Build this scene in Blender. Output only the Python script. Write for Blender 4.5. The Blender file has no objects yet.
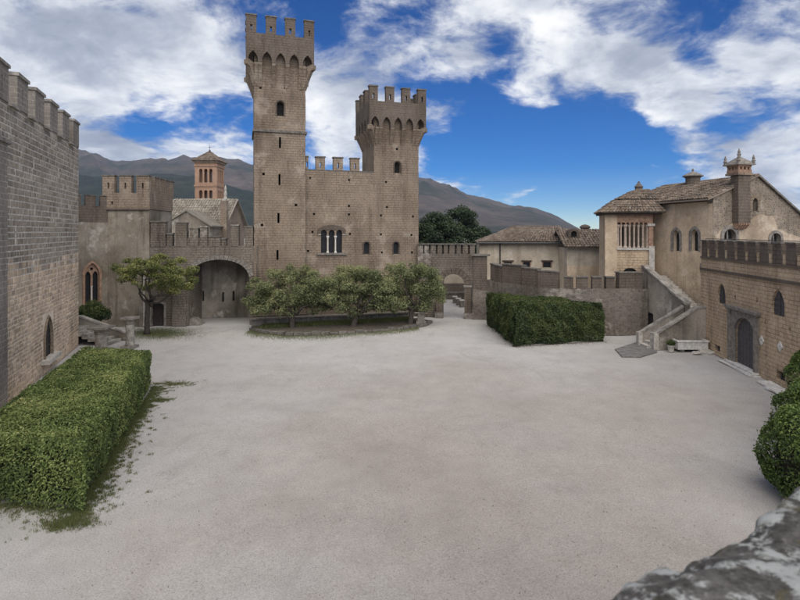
import bpy, bmesh, math, random
import numpy as np
from mathutils import Vector, Matrix
from mathutils.geometry import delaunay_2d_cdt

R = math.radians
random.seed(7)
rng = np.random.default_rng(11)
scene = bpy.context.scene
COL = scene.collection

# ------------------------------------------------------------------ camera
CAMZ, FPX, HOR = 7.3, 520.0, 232.0          # eye height, focal length in photo px (800 wide), horizon row
cd = bpy.data.cameras.new('camera')
cam = bpy.data.objects.new('camera', cd); COL.objects.link(cam)
cam.location = (0, 0, CAMZ); cam.rotation_euler = (R(90), 0, 0)
cd.sensor_width = 36.0; cd.lens = 36.0 * FPX / 800.0
cd.shift_y = -(300.0 - HOR) / 800.0
cd.clip_start = 0.05; cd.clip_end = 20000
cd.dof.use_dof = True; cd.dof.focus_distance = 34.0; cd.dof.aperture_fstop = 3.8
scene.camera = cam

# ------------------------------------------------------------------ view / world / sun
scene.view_settings.view_transform = 'Standard'
scene.view_settings.look = 'None'
scene.view_settings.gamma = 1.0
scene.view_settings.exposure = 1.5
scene.view_settings.use_curve_mapping = False
SUN_EL, SUN_AZ = R(50), R(168)             # azimuth clockwise from +Y
sdir = Vector((math.sin(SUN_AZ) * math.cos(SUN_EL), math.cos(SUN_AZ) * math.cos(SUN_EL), math.sin(SUN_EL)))
sl = bpy.data.lights.new('sun', 'SUN'); sl.energy = 1.5; sl.angle = R(85); sl.color = (1.0, .94, .85)
so = bpy.data.objects.new('sun', sl); COL.objects.link(so)
so.rotation_euler = (-sdir).to_track_quat('-Z', 'Y').to_euler(); so.location = (-40, -20, 60)


def pxdir(px, py):
    return Vector(((px - 400) / FPX, 1.0, (HOR - py) / FPX)).normalized()


class NT:
    """small helper round a node tree"""
    def __init__(s, tree):
        s.t = tree; s.t.nodes.clear()

    def n(s, typ, ins=None, **kw):
        nd = s.t.nodes.new(typ)
        for k, v in kw.items():
            setattr(nd, k, v)
        for k, v in (ins or {}).items():
            if isinstance(v, tuple) and len(v) == 2 and hasattr(v[0], 'outputs'):
                s.t.links.new(v[0].outputs[v[1]], nd.inputs[k])
            elif hasattr(v, 'outputs'):
                s.t.links.new(v.outputs[0], nd.inputs[k])
            else:
                nd.inputs[k].default_value = v
        return nd

    def math(s, op, a, b=0.0, clamp=False):
        return s.n('ShaderNodeMath', {0: a, 1: b}, operation=op, use_clamp=clamp)

    def mix(s, f, a, b, blend='MIX'):
        nd = s.n('ShaderNodeMix', data_type='RGBA', blend_type=blend)
        for i, v in ((0, f), (6, a), (7, b)):
            if isinstance(v, tuple) and len(v) == 2 and hasattr(v[0], 'outputs'):
                s.t.links.new(v[0].outputs[v[1]], nd.inputs[i])
            elif hasattr(v, 'outputs'):
                o = v.outputs[2] if v.bl_idname == 'ShaderNodeMix' else v.outputs[0]
                s.t.links.new(o, nd.inputs[i])
            else:
                nd.inputs[i].default_value = (*v, 1) if isinstance(v, tuple) and len(v) == 3 else v
        return nd

    def ramp(s, f, stops):
        nd = s.n('ShaderNodeValToRGB', {0: f})
        el = nd.color_ramp.elements
        while len(el) < len(stops):
            el.new(0.5)
        for e, (p, c) in zip(el, stops):
            e.position = p
            e.color = (c, c, c, 1) if not isinstance(c, tuple) else (*c, 1)
        return nd

    def maprange(s, v, a, b, c=0.0, d=1.0, smooth=True):
        nd = s.n('ShaderNodeMapRange', {0: v, 1: a, 2: b, 3: c, 4: d})
        nd.interpolation_type = 'SMOOTHSTEP' if smooth else 'LINEAR'
        return nd


def world():
    w = bpy.data.worlds.new('World'); scene.world = w; w.use_nodes = True
    t = NT(w.node_tree)
    sky = t.n('ShaderNodeTexSky', sky_type='NISHITA', sun_disc=False)
    sky.sun_elevation = SUN_EL; sky.sun_rotation = SUN_AZ; sky.altitude = 300
    sky.air_density = .75; sky.dust_density = 0.0; sky.ozone_density = 5.0
    hs = t.n('ShaderNodeHueSaturation', {'Hue': .512, 'Saturation': 1.55, 'Value': .68, 'Color': sky})
    bg1 = t.n('ShaderNodeBackground', {0: hs, 1: 0.05})
    tc = t.n('ShaderNodeTexCoord')
    d = (tc, 'Generated')
    sep = t.n('ShaderNodeSeparateXYZ', {0: d})
    # project on a cloud deck, softened near the horizon so streets of cloud flatten with distance
    zz = t.math('ADD', t.math('MAXIMUM', (sep, 2), 0.0), .30)
    cx = t.math('DIVIDE', (sep, 0), zz); cy = t.math('DIVIDE', (sep, 1), zz)
    p = t.n('ShaderNodeCombineXYZ', {0: cx, 1: cy, 2: 3.7})
    wob = t.n('ShaderNodeTexNoise', {'Vector': p, 'Scale': 1.6, 'Detail': 3.0})
    pw = t.n('ShaderNodeVectorMath', {0: p, 1: t.n('ShaderNodeVectorMath', {0: (wob, 1), 1: (.30, .30, .30)}, operation='MULTIPLY')}, operation='ADD')

    def fbm(vec, sc, det, rough):
        return t.n('ShaderNodeTexNoise', {'Vector': vec, 'Scale': sc, 'Detail': det, 'Roughness': rough, 'Lacunarity': 2.1})
    n1 = fbm(pw, 2.7, 11.0, .60)
    off = t.n('ShaderNodeVectorMath', {0: pw, 1: (-.10, .06, .03)}, operation='ADD')
    n2 = fbm(off, 2.7, 11.0, .60)
    cov = t.math('ADD', t.math('MULTIPLY', t.math('SUBTRACT', (n1, 0), .5), 1.7), .525)
    # where the day's cloud banks and clear gaps stand
    for px, py, rad, amt in CLOUDS:
        c = pxdir(px, py)
        dt = t.n('ShaderNodeVectorMath', {0: d, 1: tuple(c)}, operation='DOT_PRODUCT')
        m = t.maprange((dt, 1), math.cos(R(rad)), math.cos(R(rad * .15)), 0.0, amt * (.42 if amt > 0 else .62))
        cov = t.math('ADD', cov, m)
    dens = t.maprange(cov, .42, .76, 0.0, .95)
    # brightness: lit sides and grey bellies
    sh = t.math('ADD', t.math('MULTIPLY', t.math('SUBTRACT', (n1, 0), (n2, 0)), 2.2), .62)
    thick = t.maprange(cov, .66, 1.0, 0.0, .30)
    n3 = fbm(pw, 2.6, 5.0, .55)
    sh2 = t.math('SUBTRACT', t.math('ADD', sh, t.math('MULTIPLY', t.math('SUBTRACT', (n3, 0), .5), .9)), thick, clamp=True)
    ccol = t.ramp(sh2, [(0.0, (.28, .32, .40)), (.38, (.44, .48, .56)), (.68, (.72, .75, .80)), (1.0, (1.0, 1.0, .99))])
    bg2 = t.n('ShaderNodeBackground', {0: ccol, 1: .40})
    hz = t.maprange((sep, 2), -.02, .10, 1.0, 1.0)
    mx = t.n('ShaderNodeMixShader', {0: t.math('MULTIPLY', dens, hz), 1: bg1, 2: bg2})
    t.n('ShaderNodeOutputWorld', {0: mx})


CLOUDS = [  # px, py, radius deg, bias: banks and gaps of this day's sky
    (60, 60, 20, .22), (190, 30, 13, .18), (40, 150, 16, .24), (130, 160, 9, .16), (260, 60, 8, .12), (110, 20, 10, .10),
    (345, 100, 7, .20), (335, 150, 5, .14), (420, 12, 10, .26), (350, 50, 6, .16), (490, 25, 8, .22), (452, 122, 4.0, .42),
    (600, 5, 11, .24), (720, 20, 12, .26), (790, 50, 9, .14), (735, 100, 4, -.26), (690, 75, 3, -.16), (790, 100, 3, -.12), (700, 58, 3, -.12), (600, 75, 4.5, .40), (640, 84, 5.0, .46), (675, 100, 4.0, .42), (565, 76, 4, .28), (530, 88, 3.5, .16),
    (765, 135, 9, .26), (715, 178, 7, .40), (640, 180, 3, .14), (790, 175, 7, .40), (745, 205, 5, .22), (110, 110, 12, .10), (20, 20, 9, .16),
    (470, 130, 8, -.30), (545, 185, 15, -.46), (600, 150, 8, -.26), (690, 140, 4, -.20), (660, 205, 7, -.28), (430, 78, 4, -.22), (505, 62, 3, -.14),
    (168, 112, 6, -.26), (235, 125, 6, -.24), (320, 8, 4, -.10), (385, 75, 3, -.10)]
world()

# ------------------------------------------------------------------ materials


def new_mat(name):
    m = bpy.data.materials.new(name); m.use_nodes = True
    return m, NT(m.node_tree)


def finish(t, col, rough=.9, bump=None, strength=.4, dist=.03, spec=.25):
    ins = {'Base Color': col, 'Roughness': rough, 'Specular IOR Level': spec}
    if hasattr(col, 'bl_idname') and col.bl_idname == 'ShaderNodeMix':
        ins['Base Color'] = (col, 2)
    if bump is not None:
        ins['Normal'] = t.n('ShaderNodeBump', {'Height': bump, 'Strength': strength, 'Distance': dist})
    b = t.n('ShaderNodeBsdfPrincipled', ins)
    t.n('ShaderNodeOutputMaterial', {0: b})


def noise(t, vec, sc, det=4.0, rough=.55):
    return t.n('ShaderNodeTexNoise', {'Vector': vec, 'Scale': sc, 'Detail': det, 'Roughness': rough})


def weather(t, col, dark=(.45, .43, .40), amt=.6, streak=.5, sc=.35, light=None, lamt=.0):
    """large blotches, vertical run-off stains and pale lime patches, all fixed to the wall"""
    g = t.n('ShaderNodeNewGeometry')
    pos = (g, 'Position')
    n1 = noise(t, pos, sc, 7, .62)
    f1 = t.maprange((n1, 0), .42, .66, 0, amt)
    c = t.mix(f1, col, dark, 'MULTIPLY')
    mp = t.n('ShaderNodeMapping', {0: pos, 3: (1.3, 1.3, .13)})
    n2 = noise(t, mp, 1.0, 6, .65)
    f2 = t.maprange((n2, 0), .50, .70, 0, streak)
    c = t.mix(f2, c, dark, 'MULTIPLY')
    if light:
        n3 = noise(t, pos, .55, 8, .68)
        f3 = t.maprange((n3, 0), .56, .66, 0, lamt)
        c = t.mix(f3, c, light)
    n6 = noise(t, pos, 1.4, 6, .7)
    c = t.mix(.75, c, t.ramp((n6, 0), [(.28, .66), (.5, 1.0), (.74, 1.32)]), 'MULTIPLY')
    n4 = noise(t, pos, 9.0, 4, .7)
    c = t.mix(.5, c, t.ramp((n4, 0), [(.25, .62), (.75, 1.35)]), 'MULTIPLY')
    return c


def masonry(name, c1, c2, mortar, bw, bh, ms=.014, dark=(.5, .47, .44), amt=.6, streak=.5, sc=.35,
            light=None, lamt=0.0, bump=.7, distort=.05, msmooth=.3, lot=.6):
    m, t = new_mat(name)
    uv = t.n('ShaderNodeUVMap')
    nz = noise(t, (uv, 0), 2.4, 6, .65)
    dv = t.n('ShaderNodeVectorMath', {0: t.n('ShaderNodeVectorMath', {0: (nz, 1), 1: (.5, .5, .5)}, operation='SUBTRACT'), 1: (distort * 4, distort * 1.6, 0)}, operation='MULTIPLY')
    v = t.n('ShaderNodeVectorMath', {0: (uv, 0), 1: dv}, operation='ADD')
    b = t.n('ShaderNodeTexBrick', {'Vector': v, 'Color1': (*c1, 1), 'Color2': (*c2, 1), 'Mortar': (*mortar, 1), 'Scale': 1.0,
                                   'Mortar Size': ms, 'Mortar Smooth': msmooth, 'Bias': 0.0, 'Brick Width': bw, 'Row Height': bh})
    b.offset_frequency = 2; b.squash_frequency = 3; b.squash = .8
    # second, coarser lottery so that neighbouring stones differ more
    b2 = t.n('ShaderNodeTexBrick', {'Vector': v, 'Color1': (.55, .53, .52, 1), 'Color2': (1.35, 1.32, 1.28, 1), 'Mortar': (1, 1, 1, 1), 'Scale': 1.0,
                                    'Mortar Size': 0.0, 'Bias': -.1, 'Brick Width': bw * 1.0, 'Row Height': bh})
    b2.offset_frequency = 2; b2.squash_frequency = 3; b2.squash = .8
    c = t.mix(lot, b, b2, 'MULTIPLY')
    nq = noise(t, (uv, 0), .55, 7, .7)                       # worn and repointed areas where the joints fade
    c = t.mix(t.maprange((nq, 0), .42, .66, 0, .75), c, tuple((x + y) * .47 for x, y in zip(c1, c2)))
    c = weather(t, c, dark, amt, streak, sc, light, lamt)
    g = t.n('ShaderNodeNewGeometry')
    n5 = noise(t, (g, 'Position'), 14, 5, .7)
    h = t.math('ADD', t.math('MULTIPLY', t.math('SUBTRACT', 1.0, (b, 1)), .7), t.math('MULTIPLY', (n5, 0), .6))
    finish(t, c, .92, h, bump, .03)
    return m


def rubble(name, c1, c2, mortar, sc, dark=(.5, .47, .44), amt=.5, streak=.4, light=None, lamt=0.0, edge=(.02, .10)):
    m, t = new_mat(name)
    uv = t.n('ShaderNodeUVMap')
    mp = t.n('ShaderNodeMapping', {0: (uv, 0), 3: (sc, sc * 1.5, 1)})
    nz = noise(t, mp, 1.3, 3)
    v = t.n('ShaderNodeVectorMath', {0: mp, 1: t.n('ShaderNodeVectorMath', {0: (nz, 1), 1: (.35, .35, 0)}, operation='MULTIPLY')}, operation='ADD')
    vo = t.n('ShaderNodeTexVoronoi', {'Vector': v, 'Scale': 1.0, 'Randomness': .9}, feature='F1', voronoi_dimensions='2D')
    ve = t.n('ShaderNodeTexVoronoi', {'Vector': v, 'Scale': 1.0, 'Randomness': .9}, feature='DISTANCE_TO_EDGE', voronoi_dimensions='2D')
    sepc = t.n('ShaderNodeSeparateColor', {0: (vo, 'Color')})
    c = t.mix((sepc, 0), c1, c2)
    f = t.maprange((ve, 0), edge[0], edge[1])
    c = t.mix(f, mortar, c)
    c = weather(t, c, dark, amt, streak, .35, light, lamt)
    finish(t, c, .93, f, .7, .03)
    return m


def plaster(name, base, dark, light, amt=.7, streak=.7, lamt=.6, reveal=None, ramt=.0, sc=.35):
    m, t = new_mat(name)
    g = t.n('ShaderNodeNewGeometry')
    n0 = noise(t, (g, 'Position'), .9, 8, .7)
    c = t.mix(t.maprange((n0, 0), .35, .7), base, tuple(x * .78 for x in base))
    if reveal:
        n1 = noise(t, (g, 'Position'), .6, 9, .72)
        c = t.mix(t.maprange((n1, 0), .55, .60, 0, ramt), c, reveal)
    c = weather(t, c, dark, amt, streak, sc, light, lamt)
    n2 = noise(t, (g, 'Position'), 5.0, 8, .7)
    finish(t, c, .95, (n2, 0), .35, .05)
    return m


def simple(name, base, var=.35, rough=.8, sc=6.0, bump=.3, spec=.3, metal=0.0):
    m, t = new_mat(name)
    g = t.n('ShaderNodeNewGeometry')
    n0 = noise(t, (g, 'Position'), sc, 6, .65)
    c = t.mix(t.maprange((n0, 0), .3, .72), tuple(min(1, x * (1 + var)) for x in base), tuple(x * (1 - var) for x in base))
    finish(t, c, rough, (n0, 0), bump, .02, spec)
    return m


def tinted(name, stops, rough=.9, bump=.4, sc=10.0, spec=.25, nmix=.45):
    """colour picked per piece (object random + per-piece attribute), then grain"""
    m, t = new_mat(name)
    oi = t.n('ShaderNodeObjectInfo')
    at = t.n('ShaderNodeAttribute', attribute_name='tint')
    f = t.math('FRACT', t.math('ADD', (oi, 'Random'), (at, 'Fac')))
    c = t.ramp(f, stops)
    c = weather(t, c, (.5, .48, .46), .55, .45, .4)
    g = t.n('ShaderNodeNewGeometry')
    n0 = noise(t, (g, 'Position'), sc, 6, .7)
    finish(t, c, rough, (n0, 0), bump, .03, spec)
    return m


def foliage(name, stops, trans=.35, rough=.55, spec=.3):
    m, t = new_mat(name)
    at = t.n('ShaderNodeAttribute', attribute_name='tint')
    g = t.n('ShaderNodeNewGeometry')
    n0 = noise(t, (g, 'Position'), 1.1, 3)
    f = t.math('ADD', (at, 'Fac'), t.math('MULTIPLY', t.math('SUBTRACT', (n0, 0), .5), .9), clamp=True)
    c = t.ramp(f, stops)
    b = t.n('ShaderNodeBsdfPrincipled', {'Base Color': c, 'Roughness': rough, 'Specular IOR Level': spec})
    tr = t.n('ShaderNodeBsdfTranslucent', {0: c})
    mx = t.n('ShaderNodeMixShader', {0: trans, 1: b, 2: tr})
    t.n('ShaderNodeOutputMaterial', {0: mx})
    return m


MT = {}
MT['tuff'] = masonry('tuff_masonry', (.407, .321, .235), (.204, .163, .125), (.154, .127, .101), .40, .20, .017, amt=.6, streak=.6, light=(.462, .402, .319), lamt=.35, distort=.08, lot=.75)
MT['tuff_dark'] = masonry('dark_tuff_masonry', (.225, .182, .142), (.115, .094, .078), (.10, .083, .068), .38, .20, .018, amt=.6, streak=.6, distort=.08, lot=.75)
MT['grey_block'] = masonry('grey_block_masonry', (.358, .319, .270), (.215, .193, .167), (.440, .407, .352), .46, .24, .024, amt=.5, streak=.5, lot=.5)
MT['fort_wall'] = masonry('worn_fort_masonry', (.33, .285, .228), (.155, .137, .115), (.12, .105, .088), .36, .19, .022, amt=.75, streak=.75, light=(.46, .42, .36), lamt=.5, distort=.08, lot=.8)
MT['house_brick'] = masonry('ochre_block_masonry', (.770, .594, .402), (.396, .303, .204), (.275, .220, .154), .42, .20, .018, amt=.6, streak=.6, light=(.726, .605, .440), lamt=.3, distort=.07, lot=.75)
MT['rubble_gable'] = rubble('gable_rubble', (.29, .235, .175), (.15, .125, .10), (.33, .28, .215), 4.6, amt=.5, light=(.42, .37, .29), lamt=.8, edge=(.0, .17))
MT['rubble_wall'] = rubble('garden_wall_rubble', (.25, .215, .175), (.15, .13, .11), (.24, .21, .175), 4.6, amt=.85, streak=.85, light=(.40, .36, .30), lamt=.75, edge=(.0, .16))
MT['red_brick'] = masonry('red_brick', (.50, .305, .200), (.37, .225, .150), (.46, .35, .26), .26, .08, .012, amt=.35, streak=.3, lot=.3)
MT['plaster_grey'] = plaster('stained_grey_plaster', (.34, .30, .24), (.40, .38, .34), (.50, .47, .41), amt=.85, streak=.8, lamt=.7, reveal=(.25, .20, .145), ramt=.8)
MT['plaster_house'] = plaster('ochre_house_plaster', (.672, .532, .375), (.560, .526, .482), (.717, .627, .504), amt=.6, streak=.65, lamt=.5, reveal=(.470, .364, .252), ramt=.65)
MT['plaster_gable'] = plaster('gable_plaster', (.47, .375, .275), (.50, .47, .43), (.58, .50, .40), amt=.7, streak=.7, lamt=.5, reveal=(.33, .265, .195), ramt=.7)
MT['plaster_stair'] = plaster('stained_stair_plaster', (.37, .33, .275), (.34, .33, .30), (.52, .48, .42), amt=.9, streak=.8, lamt=.65, reveal=(.22, .19, .155), ramt=.6)
MT['plaster_pale'] = plaster('pale_plaster', (.56, .485, .375), (.6, .57, .53), (.56, .52, .46), amt=.5, streak=.6, lamt=.5)
MT['stone_trim'] = simple('grey_trim_stone', (.20, .18, .155), .4, .9, 5)
MT['stone_pale'] = simple('pale_stone', (.44, .41, .36), .3, .9, 4)
MT['stone_white'] = simple('white_stone', (.58, .56, .52), .25, .85, 5)
MT['column_stone'] = simple('pinkish_column_stone', (.40, .32, .255), .3, .85, 6)
MT['stone_slab'] = simple('dark_paving_stone', (.17, .16, .148), .35, .9, 2.5)
MT['coping'] = simple('coping_stone', (.135, .122, .105), .45, .95, 4)
MT['coping_light'] = simple('light_coping_stone', (.25, .23, .20), .5, .95, 3)
MT['painted_dark'] = simple('painted_interior_shade', (.02, .019, .018), .2, .95)  # near-black colour standing in for the shade inside openings
MT['glass'] = simple('dark_window_glass', (.018, .019, .021), .3, .35, 2, .02, .3)
MT['wood_dark'] = simple('dark_weathered_wood', (.040, .032, .027), .4, .75, 8)
MT['wood_grey'] = simple('grey_weathered_wood', (.085, .078, .078), .3, .7, 9)
MT['lead'] = simple('dark_metal', (.06, .058, .055), .3, .55, 4)
MT['terracotta'] = simple('terracotta', (.30, .19, .13), .35, .9, 6)
MT['roof'] = tinted('clay_roof_tiles', [(0, (.155, .115, .082)), (.35, (.215, .165, .120)), (.7, (.12, .098, .078)), (1, (.265, .215, .165))])
MT['roof_grey'] = tinted('lichened_roof_tiles', [(0, (.26, .235, .185)), (.4, (.31, .28, .22)), (.75, (.20, .18, .145)), (1, (.36, .32, .26))])
MT['roof_red'] = tinted('old_clay_roof_tiles', [(0, (.17, .130, .098)), (.4, (.225, .175, .135)), (.75, (.135, .108, .086)), (1, (.27, .22, .17))])
MT['block'] = tinted('grey_tuff_block', [(0, (.285, .240, .188)), (.35, (.375, .322, .258)), (.65, (.312, .266, .216)), (.85, (.455, .395, .318)), (1, (.235, .203, .168))], bump=.7)
MT['stone_brown'] = tinted('brown_tuff_stone', [(0, (.505, .396, .280)), (.3, (.635, .498, .358)), (.6, (.423, .336, .249)), (.8, (.723, .580, .430)), (1, (.369, .297, .232))], bump=.8)
MT['mortar'] = simple('lime_mortar', (.550, .512, .446), .3, .95, 7)
MT['mortar_brown'] = simple('brown_lime_mortar', (.660, .570, .456), .3, .95, 7)
MT['bark'] = simple('bark', (.060, .050, .042), .45, .95, 14, .8)
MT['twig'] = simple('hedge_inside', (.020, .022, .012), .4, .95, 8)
MT['soil'] = simple('dark_soil', (.085, .072, .055), .4, .95, 5)
MT['leaf_hedge'] = foliage('hedge_leaves', [(0, (.079, .115, .038)), (.5, (.187, .247, .075)), (.85, (.316, .367, .122)), (1, (.431, .416, .172))])
MT['leaf_dark'] = foliage('dark_hedge_leaves', [(0, (.027, .048, .016)), (.5, (.078, .110, .032)), (1, (.174, .198, .065))], rough=.45)
MT['leaf_pale'] = foliage('autumn_tree_leaves', [(0, (.130, .155, .072)), (.45, (.270, .300, .145)), (.8, (.390, .400, .205)), (1, (.47, .45, .25))], trans=.55)
MT['leaf_tree'] = foliage('yellow_green_leaves', [(0, (.102, .122, .041)), (.5, (.222, .246, .074)), (1, (.396, .384, .132))])
MT['leaf_oak'] = foliage('holm_oak_leaves', [(0, (0.017, 0.028, 0.014)), (.5, (0.034, 0.056, 0.022)), (1, (0.077, 0.101, 0.042))], trans=.2)
MT['leaf_shrub'] = foliage('glossy_shrub_leaves', [(0, (.050, .086, .022)), (.5, (.127, .193, .044)), (1, (.308, .374, .105))], rough=.38)
MT['litter'] = foliage('leaf_litter', [(0, (.060, .050, .034)), (.5, (.105, .088, .058)), (1, (.17, .145, .10))], trans=.05, rough=.9)
MT['grass'] = foliage('grass_blades', [(0, (0.083, 0.105, 0.036)), (.5, (0.128, 0.158, 0.051)), (1, (0.210, 0.210, 0.083))])


def ground_mat():
    m, t = new_mat('gravel')
    g = t.n('ShaderNodeNewGeometry'); pos = (g, 'Position')
    n1 = noise(t, pos, .10, 7, .60)
    # trodden brown earth in the middle of the court, pale washed gravel round it
    dv = t.n('ShaderNodeVectorMath', {0: pos, 1: (4.0, 17.0, 0.0)}, operation='DISTANCE')
    core = t.maprange((dv, 1), 3.0, 20.0, .26, -.10)
    c = t.mix(t.maprange(t.math('ADD', (n1, 0), core), .36, .84), (.436, .418, .392), (.348, .314, .278))
    n2 = noise(t, pos, 1.1, 8, .7)
    c = t.mix(.6, c, t.ramp((n2, 0), [(.25, .80), (.5, 1.0), (.78, 1.13)]), 'MULTIPLY')
    n7 = noise(t, pos, .33, 6, .6)
    c = t.mix(.7, c, t.ramp((n7, 0), [(.30, .86), (.5, 1.0), (.72, 1.10)]), 'MULTIPLY')
    n3 = noise(t, pos, 26, 5, .8)
    c = t.mix(.8, c, t.ramp((n3, 0), [(.28, .50), (.5, 1.0), (.72, 1.42)]), 'MULTIPLY')
    # single darker stones
    vo = t.n('ShaderNodeTexVoronoi', {'Vector': pos, 'Scale': 17.0}, feature='F1')
    sc_ = t.n('ShaderNodeSeparateColor', {0: (vo, 'Color')})
    st = t.math('MULTIPLY', t.maprange((vo, 0), .16, .26, 1, 0), t.maprange((sc_, 0), .80, .84, 0, 1))
    c = t.mix(t.math('MULTIPLY', st, .55), c, (.17, .155, .14))
    st2 = t.math('MULTIPLY', t.maprange((vo, 0), .14, .24, 1, 0), t.maprange((sc_, 1), .86, .89, 0, 1))
    c = t.mix(t.math('MULTIPLY', st2, .6), c, (.58, .56, .53))
    # long scuffed wheel and foot tracks: stretched, bent streaks
    wb = noise(t, pos, .09, 2, .5)
    mp = t.n('ShaderNodeMapping', {0: t.n('ShaderNodeVectorMath', {0: pos, 1: t.n('ShaderNodeVectorMath', {0: (wb, 1), 1: (9, 9, 0)}, operation='MULTIPLY')}, operation='ADD'), 2: (0, 0, .35), 3: (1.5, .16, 1)})
    n4 = noise(t, mp, 1.0, 5, .65)
    c = t.mix(t.maprange((n4, 0), .55, .72, 0, .35), c, (.30, .275, .25))
    n5 = noise(t, pos, .5, 9, .78)
    c = t.mix(t.maprange((n5, 0), .62, .72, 0, .35), c, (.24, .22, .20))
    h = t.math('ADD', t.math('MULTIPLY', (n3, 0), .9), t.math('ADD', t.math('MULTIPLY', st, .6), t.math('MULTIPLY', (n2, 0), 1.2)))
    finish(t, c, .95, h, .6, .03, .15)
    return m


def hill_mat():
    m, t = new_mat('mountain_scrub')
    g = t.n('ShaderNodeNewGeometry'); pos = (g, 'Position')
    mp = t.n('ShaderNodeMapping', {0: pos, 3: (.004, .004, .008)})
    n1 = noise(t, mp, 1.0, 10, .66)
    at = t.n('ShaderNodeAttribute', attribute_name='tint')
    f = t.math('ADD', (n1, 0), t.math('SUBTRACT', (at, 'Fac'), .5))
    c = t.ramp(f, [(.36, (.022, .031, .020)), (.47, (.042, .046, .031)), (.56, (.085, .070, .056)), (.70, (.118, .094, .076))])
    n2 = noise(t, pos, .035, 8, .75)
    c = t.mix(.8, c, t.ramp((n2, 0), [(.3, .45), (.5, 1.0), (.7, 1.5)]), 'MULTIPLY')
    finish(t, c, .95, (n2, 0), .8, 12.0, .1)
    return m


def parapet_mat():
    m, t = new_mat('lichened_stone')
    g = t.n('ShaderNodeNewGeometry'); pos = (g, 'Position')
    n0 = noise(t, pos, 22, 9, .75)
    c = t.mix(t.maprange((n0, 0), .32, .68), (.05, .047, .042), (.21, .20, .18))
    n1 = noise(t, pos, 11.0, 8, .68)
    c = t.mix(t.maprange((n1, 0), .485, .56, 0, .9), c, (.50, .51, .48))
    n2 = noise(t, t.n('ShaderNodeVectorMath', {0: pos, 1: (5.2, 1.3, 2.2)}, operation='ADD'), 9.0, 7, .66)
    c = t.mix(t.maprange((n2, 0), .57, .66, 0, .8), c, (.115, .095, .045))
    h = t.math('ADD', (n0, 0), t.math('MULTIPLY', (n1, 0), .6))
    finish(t, c, .95, h, .8, .02, .15)
    return m


MT['ground'] = ground_mat(); MT['hill'] = hill_mat(); MT['parapet'] = parapet_mat()

# ------------------------------------------------------------------ mesh helpers


class Frame:
    """a vertical plane of the place: x to the right along it, y away behind it"""
    def __init__(s, ox, oy, deg):
        s.o = Vector((ox, oy)); s.a = R(deg); s.c = math.cos(s.a); s.s = math.sin(s.a)

    def world(s, x, y, z=0.0):
        return Vector((s.o.x + x * s.c - y * s.s, s.o.y + x * s.s + y * s.c, z))

    def hit(s, px, py, yo=0.0):
        dx, dz = (px - 400) / FPX, (HOR - py) / FPX
        # local y of (dx t, t) equals yo
        t = (yo - s.o.x * s.s + s.o.y * s.c) / (-dx * s.s + s.c)
        X, Y = dx * t - s.o.x, t - s.o.y
        return X * s.c + Y * s.s, CAMZ + dz * t


W0 = Frame(0, 0, 0)


def gnd(px, py):
    t = CAMZ * FPX / (py - HOR)
    return (px - 400) / FPX * t, t


class Thing:
    def __init__(s, name, label, cat, fr=W0, u=0.0, v=0.0, z=0.0, group=None):
        s.fr, s.u, s.v, s.z = fr, u, v, z
        e = bpy.data.objects.new(name, None); COL.objects.link(e)
        e.location = fr.world(u, v, z); e.rotation_euler = (0, 0, fr.a)
        e.empty_display_size = .3
        e['label'] = label; e['category'] = cat
        if group: e['group'] = group
        s.o = e


def struct(o):
    o['kind'] = 'structure'; return o


def stuff(o):
    o['kind'] = 'stuff'; return o


def jag(poly, step=.6, amp=.03, seed=0, keepz=None):
    """subdivide an outline and shake it a little, so masonry edges are not ruler-straight"""
    r = random.Random(seed + len(poly) * 13)
    out = []
    for i, a in enumerate(poly):
        b = poly[(i + 1) % len(poly)]
        L = math.hypot(b[0] - a[0], b[1] - a[1]); n = max(1, int(L / step))
        for k in range(n):
            f = k / n
            x, z = a[0] + (b[0] - a[0]) * f, a[1] + (b[1] - a[1]) * f
            if z > .02:
                x += r.uniform(-amp, amp); z += r.uniform(-amp, amp)
            out.append((x, z))
    return out


def inside(p, poly):
    x, y = p; c = False; j = len(poly) - 1
    for i in range(len(poly)):
        xi, yi = poly[i]; xj, yj = poly[j]
        if (yi > y) != (yj > y) and x < (xj - xi) * (y - yi) / (yj - yi) + xi:
            c = not c
        j = i
    return c


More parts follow.
